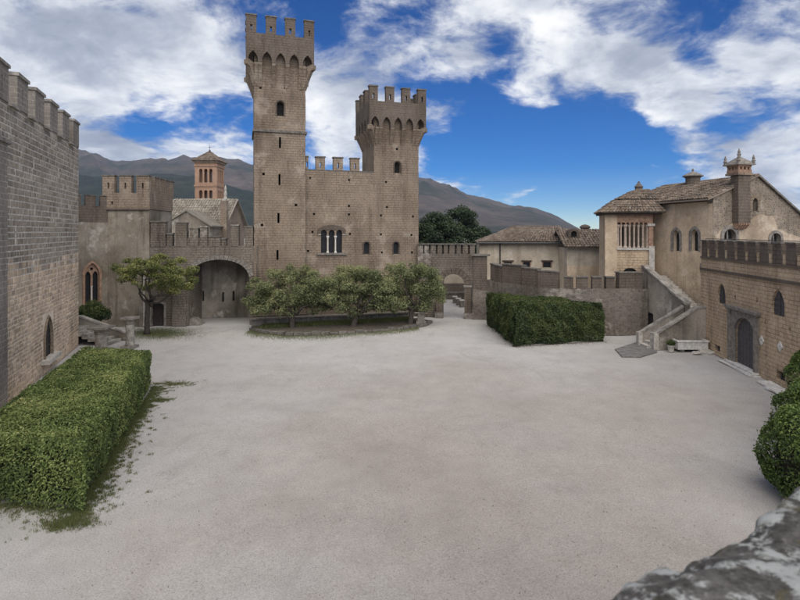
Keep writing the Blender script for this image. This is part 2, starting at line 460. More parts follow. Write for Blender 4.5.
class MB:
    def __init__(s):
        s.v = []; s.f = []; s.tint = []

    def add(s, vs, fs, tint=0.0):
        o = len(s.v); s.v += [tuple(p) for p in vs]; s.f += [tuple(i + o for i in f) for f in fs]
        s.tint += [tint] * len(vs)
        return s

    def box(s, x0, x1, y0, y1, z0, z1, j=0.0, tint=0.0, top=None):
        t = top or (x0, x1, y0, y1)
        vs = [(x0, y0, z0), (x1, y0, z0), (x1, y1, z0), (x0, y1, z0), (t[0], t[2], z1), (t[1], t[2], z1), (t[1], t[3], z1), (t[0], t[3], z1)]
        if j:
            vs = [(a + random.uniform(-j, j), b + random.uniform(-j, j), c + random.uniform(-j, j)) for a, b, c in vs]
        return s.add(vs, [(0, 3, 2, 1), (4, 5, 6, 7), (0, 1, 5, 4), (1, 2, 6, 5), (2, 3, 7, 6), (3, 0, 4, 7)], tint)

    def prism(s, poly, a, b, holes=(), axis='y', tint=0.0):
        """extrude a 2D outline with holes; axis y: poly is (x,z); x: (y,z); z: (x,y)"""
        def P(u, v, w):
            return (u, w, v) if axis == 'y' else (w, u, v) if axis == 'x' else (u, v, w)
        loops = [list(poly)] + [list(h) for h in holes]
        pts, edges, base = [], [], 0
        for lp in loops:
            n = len(lp)
            pts += [Vector(p) for p in lp]
            edges += [(base + i, base + (i + 1) % n) for i in range(n)]
            base += n
        ov, _, of, *_ = delaunay_2d_cdt(pts, edges, [], 0, 1e-5)
        tri = []
        for f in of:
            c = (sum(ov[i][0] for i in f) / len(f), sum(ov[i][1] for i in f) / len(f))
            if inside(c, loops[0]) and not any(inside(c, h) for h in loops[1:]):
                tri.append(f)
        n = len(ov)
        vs = [P(p[0], p[1], a) for p in ov] + [P(p[0], p[1], b) for p in ov]
        fs = [tuple(f) for f in tri] + [tuple(i + n for i in reversed(f)) for f in tri]
        cnt = {}
        for f in tri:
            for k in range(len(f)):
                e = (f[k], f[(k + 1) % len(f)])
                cnt[e] = cnt.get(e, 0) + 1
        for (i, k) in cnt:
            if (k, i) not in cnt:
                fs.append((k, i, i + n, k + n))
        return s.add(vs, fs, tint)

    def tube(s, pts, rad, n=8, cap=True, tint=0.0):
        pts = [Vector(p) for p in pts]; rings = []
        for i, p in enumerate(pts):
            d = (pts[min(i + 1, len(pts) - 1)] - pts[max(i - 1, 0)]).normalized()
            a = d.cross(Vector((0, 0, 1)) if abs(d.z) < .9 else Vector((1, 0, 0))).normalized(); b = d.cross(a)
            rings.append([p + (a * math.cos(2 * math.pi * k / n) + b * math.sin(2 * math.pi * k / n)) * rad[i] for k in range(n)])
        vs = [q for r_ in rings for q in r_]; fs = []
        for i in range(len(pts) - 1):
            for k in range(n):
                fs.append((i * n + k, i * n + (k + 1) % n, (i + 1) * n + (k + 1) % n, (i + 1) * n + k))
        if cap:
            fs.append(tuple(range(n))[::-1]); fs.append(tuple((len(pts) - 1) * n + k for k in range(n)))
        return s.add(vs, fs, tint)

    def lathe(s, prof, cx, cy, n=12, z0=0.0, tint=0.0):
        vs = [(cx + r_ * math.cos(2 * math.pi * k / n), cy + r_ * math.sin(2 * math.pi * k / n), z0 + z) for r_, z in prof for k in range(n)]
        fs = []
        for i in range(len(prof) - 1):
            for k in range(n):
                fs.append((i * n + k, i * n + (k + 1) % n, (i + 1) * n + (k + 1) % n, (i + 1) * n + k))
        fs.append(tuple(range(n))[::-1]); fs.append(tuple((len(prof) - 1) * n + k for k in range(n)))
        return s.add(vs, fs, tint)

    def mesh(s, name, mat, off=(0, 0, 0), smooth=False, normals=True):
        me = bpy.data.meshes.new(name)
        me.from_pydata(s.v, [], s.f)
        if normals:
            bm = bmesh.new(); bm.from_mesh(me)
            bmesh.ops.recalc_face_normals(bm, faces=bm.faces); bm.to_mesh(me); bm.free()
        nl = len(me.loops); nv = len(me.vertices)
        co = np.empty(nv * 3); me.vertices.foreach_get('co', co); co = co.reshape(-1, 3)
        vi = np.empty(nl, dtype=np.int32); me.loops.foreach_get('vertex_index', vi)
        nrm = np.empty(len(me.polygons) * 3); me.polygons.foreach_get('normal', nrm); nrm = nrm.reshape(-1, 3)
        tot = np.empty(len(me.polygons), dtype=np.int32); me.polygons.foreach_get('loop_total', tot)
        ln = np.repeat(nrm, tot, axis=0); lc = co[vi]; an = np.abs(ln)
        uv = np.stack([lc[:, 0], lc[:, 2]], 1)
        mx = (an[:, 0] > an[:, 1]) & (an[:, 2] < .75)
        uv[mx] = np.stack([lc[mx, 1] + .13, lc[mx, 2]], 1)
        mz = an[:, 2] >= .75
        uv[mz] = lc[mz, :2]
        ul = me.uv_layers.new(name='UVMap'); ul.data.foreach_set('uv', uv.astype(np.float32).ravel())
        if any(s.tint):
            at = me.attributes.new('tint', 'FLOAT', 'POINT'); at.data.foreach_set('value', np.array(s.tint, dtype=np.float32))
        co -= np.array(off); me.vertices.foreach_set('co', co.ravel())
        if smooth:
            me.polygons.foreach_set('use_smooth', np.ones(len(me.polygons), dtype=bool))
        me.materials.append(MT[mat] if isinstance(mat, str) else mat)
        me.update()
        return me

    def build(s, name, mat, thing=None, parent=None, smooth=False, normals=True):
        """a child mesh of a thing (or of one of its parts); vertices are given in the thing's frame"""
        off = (thing.u, thing.v, thing.z) if thing else (0, 0, 0)
        me = s.mesh(name, mat, off, smooth, normals)
        o = bpy.data.objects.new(name, me); COL.objects.link(o)
        if thing:
            o.parent = parent or thing.o
        return o


def solo(name, mb, mat, label, cat, group=None, smooth=False, loc=(0, 0, 0)):
    me = mb.mesh(name, mat, loc, smooth)
    o = bpy.data.objects.new(name, me); COL.objects.link(o); o.location = loc
    o['label'] = label; o['category'] = cat
    if group: o['group'] = group
    return o


def twin(o, parent=None, **kw):
    c = o.copy(); COL.objects.link(c)
    c.parent = parent if parent is not None else o.parent
    for k, v in kw.items():
        setattr(c, k, v)
    return c


def rect(x0, x1, z0, z1):
    return [(x0, z0), (x1, z0), (x1, z1), (x0, z1)]


def round_arch(cx, w, z0, z1, n=10, flat=1.0):
    """opening with a round (or flattened) head"""
    r_ = w / 2; rz = r_ * flat; zs = z1 - rz
    return [(cx - r_, z0), (cx + r_, z0)] + [(cx + r_ * math.cos(math.pi * k / n), zs + rz * math.sin(math.pi * k / n)) for k in range(n + 1)]


def lancet(cx, w, z0, z1, n=6, rise=.9):
    """opening with a pointed head (two arcs)"""
    r_ = w / 2; hz = w * rise; zs = z1 - hz
    Rr = (hz * hz + r_ * r_) / (2 * r_); th = math.asin(min(1, hz / Rr))
    if hz > Rr: th = math.pi - th
    out = [(cx - r_, z0), (cx + r_, z0)]
    for k in range(n + 1):
        a = th * k / n
        out.append((cx + max(0.0, r_ - Rr + Rr * math.cos(a)), zs + Rr * math.sin(a)))
    for k in range(n - 1, -1, -1):
        a = th * k / n
        out.append((cx - max(0.0, r_ - Rr + Rr * math.cos(a)), zs + Rr * math.sin(a)))
    return out


def grow(poly, d):
    """outline pushed outward by d from its centre line (for window surrounds)"""
    xs = [p[0] for p in poly]; zs = [p[1] for p in poly]
    cx = (min(xs) + max(xs)) / 2; cz = min(zs) + (max(zs) - min(zs)) * .45
    out = []
    for x, z in poly:
        v = Vector((x - cx, z - cz)); sx = d if x > cx + 1e-4 else -d if x < cx - 1e-4 else 0
        hw = (max(xs) - min(xs)) / 2; hh = (max(zs) - min(zs))
        out.append((cx + (x - cx) * (1 + d / hw), z + (d if z > cz else 0) * ((z - cz) / (max(zs) - cz) if z > cz else 0)))
    return out


def clean(poly):
    out = []
    for p in poly:
        if not out or math.hypot(p[0] - out[-1][0], p[1] - out[-1][1]) > 1e-3:
            out.append(p)
    if math.hypot(out[0][0] - out[-1][0], out[0][1] - out[-1][1]) < 1e-3: out.pop()
    return out


def window(th, poly, y=0.0, trim='stone_trim', tw=.14, pane='glass', recess=.28, sill=None, proud=.05, name='window', mull=0):
    """surround proud of the wall + a pane set back in the opening"""
    poly = clean(poly)
    par = None
    if trim:
        outer = clean(grow(poly, tw))
        par = MB().prism(outer, y - proud, y + .05, [poly]).build(name, trim, th)
    inner = [(p[0], p[1]) for p in poly]
    pn = MB().prism(grow(inner, .03), y + recess, y + recess + .04).build('pane' if par else name, pane, th, par)
    par = par or pn
    if mull:
        xs = [p[0] for p in poly]; zs = [p[1] for p in poly]
        cx = (min(xs) + max(xs)) / 2
        m = MB().box(cx - .025, cx + .025, y + recess - .04, y + recess - .003, min(zs), max(zs) - .05)
        for k in range(1, mull):
            zz = min(zs) + (max(zs) - min(zs)) * .8 * k / mull
            m.box(min(xs), max(xs), y + recess - .035, y + recess - .004, zz - .015, zz + .015)
        m.build('glazing_bar', 'lead', th, par)
    if sill:
        x0, x1, z0, z1, pr = sill
        MB().box(x0, x1, y - pr, y + .1, z0, z1, j=.01).build('sill', 'stone_pale', th, par)
    return par


# ------------------------------------------------------------------ vegetation helpers


def leaf_mesh(name, pts, nrm, size, mat, tint, jitter=.7, aspect=.55, drop=0.0):
    """one leaf = one small bent diamond (2 triangles), thousands joined"""
    n = len(pts); pts = np.asarray(pts, float); nrm = np.asarray(nrm, float)
    nn = nrm + rng.normal(0, jitter, (n, 3)); nn /= np.linalg.norm(nn, axis=1, keepdims=True) + 1e-9
    a = rng.normal(0, 1, (n, 3)); a[:, 2] -= drop
    a -= nn * (a * nn).sum(1, keepdims=True); a /= np.linalg.norm(a, axis=1, keepdims=True) + 1e-9
    b = np.cross(nn, a)
    s = (size * rng.uniform(.6, 1.35, n))[:, None]
    v = np.empty((n, 4, 3))
    v[:, 0] = pts - a * s; v[:, 2] = pts + a * s
    v[:, 1] = pts + b * s * aspect + nn * s * .22; v[:, 3] = pts - b * s * aspect + nn * s * .22
    me = bpy.data.meshes.new(name)
    me.vertices.add(n * 4); me.vertices.foreach_set('co', v.ravel())
    me.loops.add(n * 6); me.polygons.add(n * 2)
    base = np.arange(n)[:, None] * 4
    me.loops.foreach_set('vertex_index', (base + np.array([0, 1, 2, 0, 2, 3])[None]).ravel().astype(np.int32))
    me.polygons.foreach_set('loop_start', np.arange(0, n * 6, 3, dtype=np.int32))
    me.polygons.foreach_set('loop_total', np.full(n * 2, 3, dtype=np.int32))
    at = me.attributes.new('tint', 'FLOAT', 'POINT')
    at.data.foreach_set('value', np.repeat(tint, 4).astype(np.float32))
    me.materials.append(MT[mat]); me.update(); me.validate()
    return me


def link_mesh(name, me, parent=None, loc=(0, 0, 0)):
    o = bpy.data.objects.new(name, me); COL.objects.link(o); o.location = loc
    if parent: o.parent = parent
    return o


def hnoise(p, f, seed=0.0):
    """cheap smooth pseudo noise in -1..1 for arrays of points"""
    x, y, z = p[:, 0] * f + seed, p[:, 1] * f + seed * 1.7, p[:, 2] * f - seed
    return (np.sin(x * 1.7 + 1.3 * np.sin(y * 1.1 + z)) + np.sin(y * 2.1 + 1.1 * np.sin(z * 1.6 + x * .7)) + np.sin(z * 1.9 + 1.2 * np.sin(x * 1.4 - y * .6))) / 3


def hedge_box(name, label, cat, corners, h, density, size, mat, z0=0.0, lump=.10, top=True, group=None, core_in=.22, seed=1.0, shoulder=.25):
    """clipped hedge over a 4-corner footprint (counter-clockwise), leaves in a shell round a dark core"""
    cs = [Vector(c) for c in corners]
    cx = sum((c for c in cs), Vector((0, 0))) / len(cs)
    e = Thing(name, label, cat, W0, cx.x, cx.y, 0, group)
    P, N, K = [], [], []
    nc = len(cs)
    for i in range(nc):
        a, b = cs[i], cs[(i + 1) % nc]
        L = (b - a).length; n = int(L * h * density)
        u = rng.random(n); w = rng.random(n) ** .9
        nx, ny = (b - a).y / L, -(b - a).x / L
        p = np.stack([a.x + (b.x - a.x) * u, a.y + (b.y - a.y) * u, z0 + w * h], 1)
        dpt = np.abs(rng.normal(0, .10, n))
        bul = hnoise(p, 1.1, seed) * lump + hnoise(p, 4.0, seed + 3) * lump * .5
        # rounded upper shoulder and a slightly drawn-in foot
        edge = np.clip((p[:, 2] - z0 - h + shoulder) / shoulder, 0, 1) ** 2 * .48 * shoulder + np.clip((.35 - (p[:, 2] - z0)) / .35, 0, 1) * .06
        p[:, 0] += nx * (bul - dpt - edge); p[:, 1] += ny * (bul - dpt - edge)
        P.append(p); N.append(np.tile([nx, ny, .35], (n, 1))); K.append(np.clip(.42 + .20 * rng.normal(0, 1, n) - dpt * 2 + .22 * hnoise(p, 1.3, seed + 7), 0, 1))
    # top
    tri = [(cs[0], cs[1], cs[2]), (cs[0], cs[2], cs[3])]
    for a, b, c in tri:
        ar = abs((b - a).x * (c - a).y - (b - a).y * (c - a).x) / 2
        n = int(ar * density * 1.15)
        r1 = np.sqrt(rng.random(n)); r2 = rng.random(n)
        p = np.stack([a.x * (1 - r1) + b.x * r1 * (1 - r2) + c.x * r1 * r2, a.y * (1 - r1) + b.y * r1 * (1 - r2) + c.y * r1 * r2, np.full(n, z0 + h)], 1)
        dpt = np.abs(rng.normal(0, .07, n))
        for q in range(nc):
            A_, B_ = cs[q], cs[(q + 1) % nc]; L_ = (B_ - A_).length; ex, ey = (B_ - A_).y / L_, -(B_ - A_).x / L_
            de = -((p[:, 0] - A_.x) * ex + (p[:, 1] - A_.y) * ey)
            f_ = np.clip(1 - de / (shoulder * 1.1), 0, 1)
            p[:, 2] -= f_ ** 2 * shoulder * .8
            p[:, 0] -= ex * f_ ** 2 * .10; p[:, 1] -= ey * f_ ** 2 * .10
        p[:, 2] += hnoise(p, .9, seed + 5) * lump + hnoise(p, 3.3, seed) * lump * .6 - dpt + (rng.random(n) > .97) * rng.random(n) * .16
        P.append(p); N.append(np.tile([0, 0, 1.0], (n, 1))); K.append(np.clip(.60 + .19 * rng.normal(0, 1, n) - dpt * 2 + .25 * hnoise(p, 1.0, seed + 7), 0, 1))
    P = np.concatenate(P); N = np.concatenate(N); K = np.concatenate(K)
    P -= np.array([cx.x, cx.y, 0])
    o = link_mesh('foliage', leaf_mesh('foliage', P, N, np.full(len(P), size), mat, K), e.o)
    ins = []
    for i in range(nc):
        a, b, c = cs[i - 1], cs[i], cs[(i + 1) % nc]
        u, v = (b - a).normalized(), (c - b).normalized(); n1_, n2_ = Vector((-u.y, u.x)), Vector((-v.y, v.x))
        bis = (n1_ + n2_).normalized(); ins.append(b + bis * (core_in * 1.3 / max(.35, bis.dot(n1_))))
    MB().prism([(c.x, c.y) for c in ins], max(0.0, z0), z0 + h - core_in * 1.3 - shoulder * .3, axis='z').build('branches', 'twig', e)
    return e


def blob_leaves(centers, radii, per, seed=0.0, squash=.8):
    P, N, K = [], [], []
    for (c, r_) in zip(centers, radii):
        n = int(per * r_ * r_)
        d = rng.normal(0, 1, (n, 3)); d /= np.linalg.norm(d, axis=1, keepdims=True)
        rr = r_ * (rng.random(n) ** .38)
        rr *= 1 + .28 * hnoise(d * 2.2 + np.array(c), 1.2, seed)
        p = d * rr[:, None]; p[:, 2] *= squash
        P.append(p + np.array(c)); N.append(d + np.array([0, 0, .5]))
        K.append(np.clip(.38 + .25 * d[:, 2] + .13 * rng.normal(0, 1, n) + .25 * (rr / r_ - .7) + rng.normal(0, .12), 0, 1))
    return np.concatenate(P), np.concatenate(N), np.concatenate(K)


def tree(name, label, x, y, trunk_h, trunk_r, blobs, mat, size, per, lean=(0, 0), limbs=7, group=None, seed=1, sub=3, cat='tree', squash=.8):
    """tapered trunk, limbs that reach into every leaf clump, crown of leaf-sized faces"""
    r = random.Random(seed)
    th = Thing(name, label, cat, W0, x, y, 0, group)
    tp = Vector((x + lean[0], y + lean[1], trunk_h))
    m = MB()
    pts = [(x + lean[0] * f + r.uniform(-.03, .03), y + lean[1] * f + r.uniform(-.03, .03), trunk_h * f) for f in (0, .12, .4, .7, 1)]
    m.tube(pts, [trunk_r * 1.5, trunk_r * 1.1, trunk_r, trunk_r * .92, trunk_r * .8], 10)
    tr = m.build('trunk', 'bark', th, smooth=True)
    br = MB()
    # a few main limbs wind outwards; every leaf clump hangs on the nearest one
    ends = sorted(blobs, key=lambda b: math.atan2(b[1] * 1.6, b[0]))
    main = []
    for k in range(limbs):
        g = ends[int((k + .5) * len(ends) / limbs)]
        e = Vector((x + g[0] * .85, y + g[1] * .85, g[2] - .1)); st = tp - Vector((0, 0, r.uniform(.0, .35) * trunk_h * .5)); d = e - st
        side = Vector((-d.y, d.x, 0)).normalized()
        pl = [st]
        for q in range(1, 7):
            f = q / 6
            rise = f ** 1.0 if k % 2 else f ** 1.5
            pl.append(Vector((st.x + d.x * f, st.y + d.y * f, st.z + d.z * rise)) + side * math.sin(f * 5.5 + k) * .16 * d.length * (1 - f * .5) + Vector((0, 0, math.sin(f * 7 + k * 2) * .07 * d.length)) * (1 if q < 6 else 0))
        r0 = trunk_r * r.uniform(.42, .58)
        br.tube(pl, [r0 * (1 - .78 * q / 6) for q in range(7)], 7)
        main.append((pl, r0))
    for (bx, by, bz, br_) in blobs:
        e = Vector((x + bx, y + by, bz))
        best = min(((p, r0 * (1 - .78 * q / 6)) for pl, r0 in main for q, p in enumerate(pl) if q > 1), key=lambda t_: (t_[0] - e).length + max(0, t_[0].z - e.z) * .5)
        st, r1 = best; md = (st + e) / 2 + Vector((r.uniform(-.12, .12), r.uniform(-.12, .12), r.uniform(-.05, .14)))
        br.tube([st, md, e], [r1 * .6, r1 * .4, r1 * .12], 5)
        for k in range(sub):
            e2 = e + Vector((r.gauss(0, 1), r.gauss(0, 1), r.gauss(.2, .7))) * br_ * .6
            br.tube([md, (md + e2) / 2 + Vector((0, 0, .05)), e2], [r1 * .32, r1 * .22, r1 * .07], 4)
    br.build('limbs', 'bark', th, smooth=True)
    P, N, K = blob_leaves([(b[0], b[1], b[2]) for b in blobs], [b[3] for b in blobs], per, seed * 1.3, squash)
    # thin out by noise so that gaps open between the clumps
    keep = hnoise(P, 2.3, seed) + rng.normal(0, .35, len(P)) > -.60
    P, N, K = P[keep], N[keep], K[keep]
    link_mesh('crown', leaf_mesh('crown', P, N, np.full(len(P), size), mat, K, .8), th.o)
    return th


def tuft_field(name, pts, h, mat='grass', label=None, cat=None):
    n = len(pts); pts = np.asarray(pts)
    lean = rng.normal(0, .5, (n, 2)); hh = h * rng.uniform(.5, 1.4, n); a = rng.random(n) * 6.28; w = hh * .16
    v = np.empty((n, 3, 3))
    v[:, 0] = pts + np.stack([np.cos(a) * w, np.sin(a) * w, -np.full(n, .004)], 1)
    v[:, 1] = pts - np.stack([np.cos(a) * w, np.sin(a) * w, np.full(n, .004)], 1)
    v[:, 2] = pts + np.stack([lean[:, 0] * hh, lean[:, 1] * hh, hh], 1)
    me = bpy.data.meshes.new(name); me.vertices.add(n * 3); me.vertices.foreach_set('co', v.ravel())
    me.loops.add(n * 3); me.polygons.add(n)
    me.loops.foreach_set('vertex_index', np.arange(n * 3, dtype=np.int32))
    me.polygons.foreach_set('loop_start', np.arange(0, n * 3, 3, dtype=np.int32)); me.polygons.foreach_set('loop_total', np.full(n, 3, dtype=np.int32))
    at = me.attributes.new('tint', 'FLOAT', 'POINT'); at.data.foreach_set('value', np.repeat(rng.random(n), 3).astype(np.float32))
    me.materials.append(MT[mat]); me.update()
    o = link_mesh(name, me); stuff(o)
    if label: o['label'] = label; o['category'] = cat
    return o


def tile_roof(m, e0, e1, r1, r0, pitch=.21, row=.36, seed=0, rad=.085):
    """courses of half-round clay tiles over a quad (eave e0-e1, ridge r0-r1)"""
    r = random.Random(seed)
    e0, e1, r1, r0 = [Vector(p) for p in (e0, e1, r1, r0)]
    nc = max(2, int((e1 - e0).length / pitch)); nr = max(2, int(((r0 - e0).length + (r1 - e1).length) / 2 / row))
    nrm = (e1 - e0).cross(r0 - e0).normalized()
    if nrm.z < 0: nrm = -nrm
    for c in range(nc):
        for k in range(nr):
            f0, f1 = k / nr, (k + 1.18) / nr
            u0, u1 = (c + .5 + r.uniform(-.12, .12)) / nc, 0
            def pt(u, f):
                f = min(f, 1.0)
                return (e0 * (1 - u) + e1 * u) * (1 - f) + (r0 * (1 - u) + r1 * u) * f
            a, b = pt(u0, f0), pt(u0 + r.uniform(-.02, .02) / nc * 5, f1)
            wid = (pt(u0 + .5 / nc, f0) - pt(u0 - .5 / nc, f0)); wl = wid.length
            if wl < .03: continue
            side = wid.normalized() * min(rad * 1.25, wl * .6)
            lift = .05 + r.uniform(-.015, .02)
            vs = []
            for q, up, sc in ((a, lift, 1.0), (b, lift * .35, .85)):
                for k2 in range(5):
                    an = math.pi * k2 / 4
                    vs.append(q - side * math.cos(an) * sc + nrm * (up - .03 + rad * math.sin(an) * sc))
            m.add(vs, [(i, i + 1, i + 6, i + 5) for i in range(4)] + [(0, 1, 2, 3, 4)], r.random())
    return m


def cren_row(th, xs, w, y0, y1, z0, z1, mat='tuff', cap='coping', slit=None, name='merlon', capover=.05, capt=.09, axis='y', capslope=0.0):
    """single merlons with a cap stone each; xs = left edges along the wall"""
    for i, x in enumerate(xs):
        ww = w[i] if isinstance(w, (list, tuple)) else w
        zz1 = z1[i] if isinstance(z1, (list, tuple)) else z1
        zz0 = z0[i] if isinstance(z0, (list, tuple)) else z0
        holes = []
        if slit:
            sw, sa, sb = slit
            holes = [rect(x + ww / 2 - sw / 2, x + ww / 2 + sw / 2, zz0 + sa, zz0 + sb)]
        o = MB().prism(jag(rect(x, x + ww, zz0, zz1 - capt), .35, .012, i), y0, y1, holes, axis).build(name, mat, th)
        m = MB()
        if axis == 'y':
            m.box(x - capover, x + ww + capover, y0 - capover, y1 + capover, zz1 - capt, zz1, j=.012)
        else:
            m.box(y0 - capover, y1 + capover, x - capover, x + ww + capover, zz1 - capt, zz1, j=.012)
        m.build('cap_stone', cap, th, o)

# ================================================================== SETTING
def ground():
    # fine near the court, coarse outside; gently uneven
    n = 150
    xs = np.concatenate([np.linspace(-3300, -60, 14), np.linspace(-45, 45, n), np.linspace(60, 3300, 14)])
    ys = np.concatenate([np.linspace(-2400, -30, 10), np.linspace(-10, 62, n), np.linspace(75, 3100, 16)])
    X, Y = np.meshgrid(xs, ys)
    p = np.stack([X.ravel(), Y.ravel(), np.zeros(X.size)], 1)
    z = hnoise(p, .35, 2.0) * .020 + hnoise(p, 1.1, 5.0) * .008
    z[(np.abs(p[:, 0]) > 44) | (p[:, 1] > 60) | (p[:, 1] < -9)] = 0
    p[:, 2] = z - .028
    nx = len(xs); f = []
    for j in range(len(ys) - 1):
        for i in range(nx - 1):
            a = j * nx + i; f.append((a, a + 1, a + nx + 1, a + nx))
    me = bpy.data.meshes.new('ground'); me.from_pydata(p.tolist(), [], f); me.materials.append(MT['ground'])
    me.polygons.foreach_set('use_smooth', np.ones(len(me.polygons), dtype=bool)); me.update()
    struct(link_mesh('ground', me))


ground()

RIDGES = [
    # name, distance, depth, keypoints (px, py of crest), tint, foot height
    ('mountain', 2300, 1500, [(-500, 190), (-200, 150), (0, 150), (60, 152), (95, 160), (118, 168), (150, 166), (200, 164), (235, 167), (270, 175), (330, 186), (395, 178), (430, 184), (455, 192), (480, 201), (505, 207), (535, 210), (556, 218), (580, 229), (640, 236), (800, 240), (1300, 238)], .56),
    ('hill', 1150, 520, [(-500, 200), (-100, 178), (40, 176), (110, 180), (160, 176), (190, 178), (215, 184), (262, 196), (320, 214), (380, 222), (440, 226), (470, 228), (520, 231), (580, 236), (640, 238), (800, 239), (1300, 240)], .37),
]


def hills(name, dist, depth, keys, tint, seed):
    kx = np.array([k[0] for k in keys], float); ky = np.array([k[1] for k in keys], float)
    az = np.linspace(-180, 980, 320); rows = 46
    P = []; T = []
    for j in range(rows):
        f = j / (rows - 1)
        d = dist - depth + depth * min(f, .8) / .8 if f <= .8 else dist + (f - .8) * depth * 1.2
        for px in az:
            zc = (HOR - np.interp(px, kx, ky)) / FPX * dist + CAMZ
            g = math.sin(min(f / .8, 1) * math.pi / 2) ** 1.25 if f <= .8 else 1 - (f - .8) * 2.2
            P.append(((px - 400) / FPX * d, d, zc * g)); T.append(f)
    P = np.array(P); T = np.array(T)
    amp = np.clip(P[:, 2] / 160, 0, 1)
    q = P.copy(); q[:, 2] = 0
    s = 1 / (dist * .028)
    rel = np.abs(hnoise(q, s, seed)) + .5 * np.abs(hnoise(q, s * 2.3, seed + 4)) + .25 * hnoise(q, s * 5.1, seed + 8)
    P[:, 2] += (rel - .55) * amp * dist * .013 * np.clip((.84 - T) / .3, .06, 1) * np.clip(T * 3, 0, 1)
    n = len(az); F = []
    for j in range(rows - 1):
        for i in range(n - 1):
            a = j * n + i; F.append((a, a + 1, a + n + 1, a + n))
    me = bpy.data.meshes.new(name); me.from_pydata(P.tolist(), [], F); me.materials.append(MT['hill'])
    at = me.attributes.new('tint', 'FLOAT', 'POINT'); at.data.foreach_set('value', np.full(len(P), tint, dtype=np.float32))
    me.polygons.foreach_set('use_smooth', np.ones(len(me.polygons), dtype=bool)); me.update()
    o = link_mesh(name, me); struct(o); return o


for i, (nm, d, dp, ks, tt) in enumerate(RIDGES):
    hills(nm, d, dp, ks, tt, 3.0 + i * 5)


# ================================================================== LEFT KEEP WALL
LW = Frame(-20.7 + .342 * 26, 33.6 - .94 * 26, 110.0)      # x runs from near to far, ends at x = 26


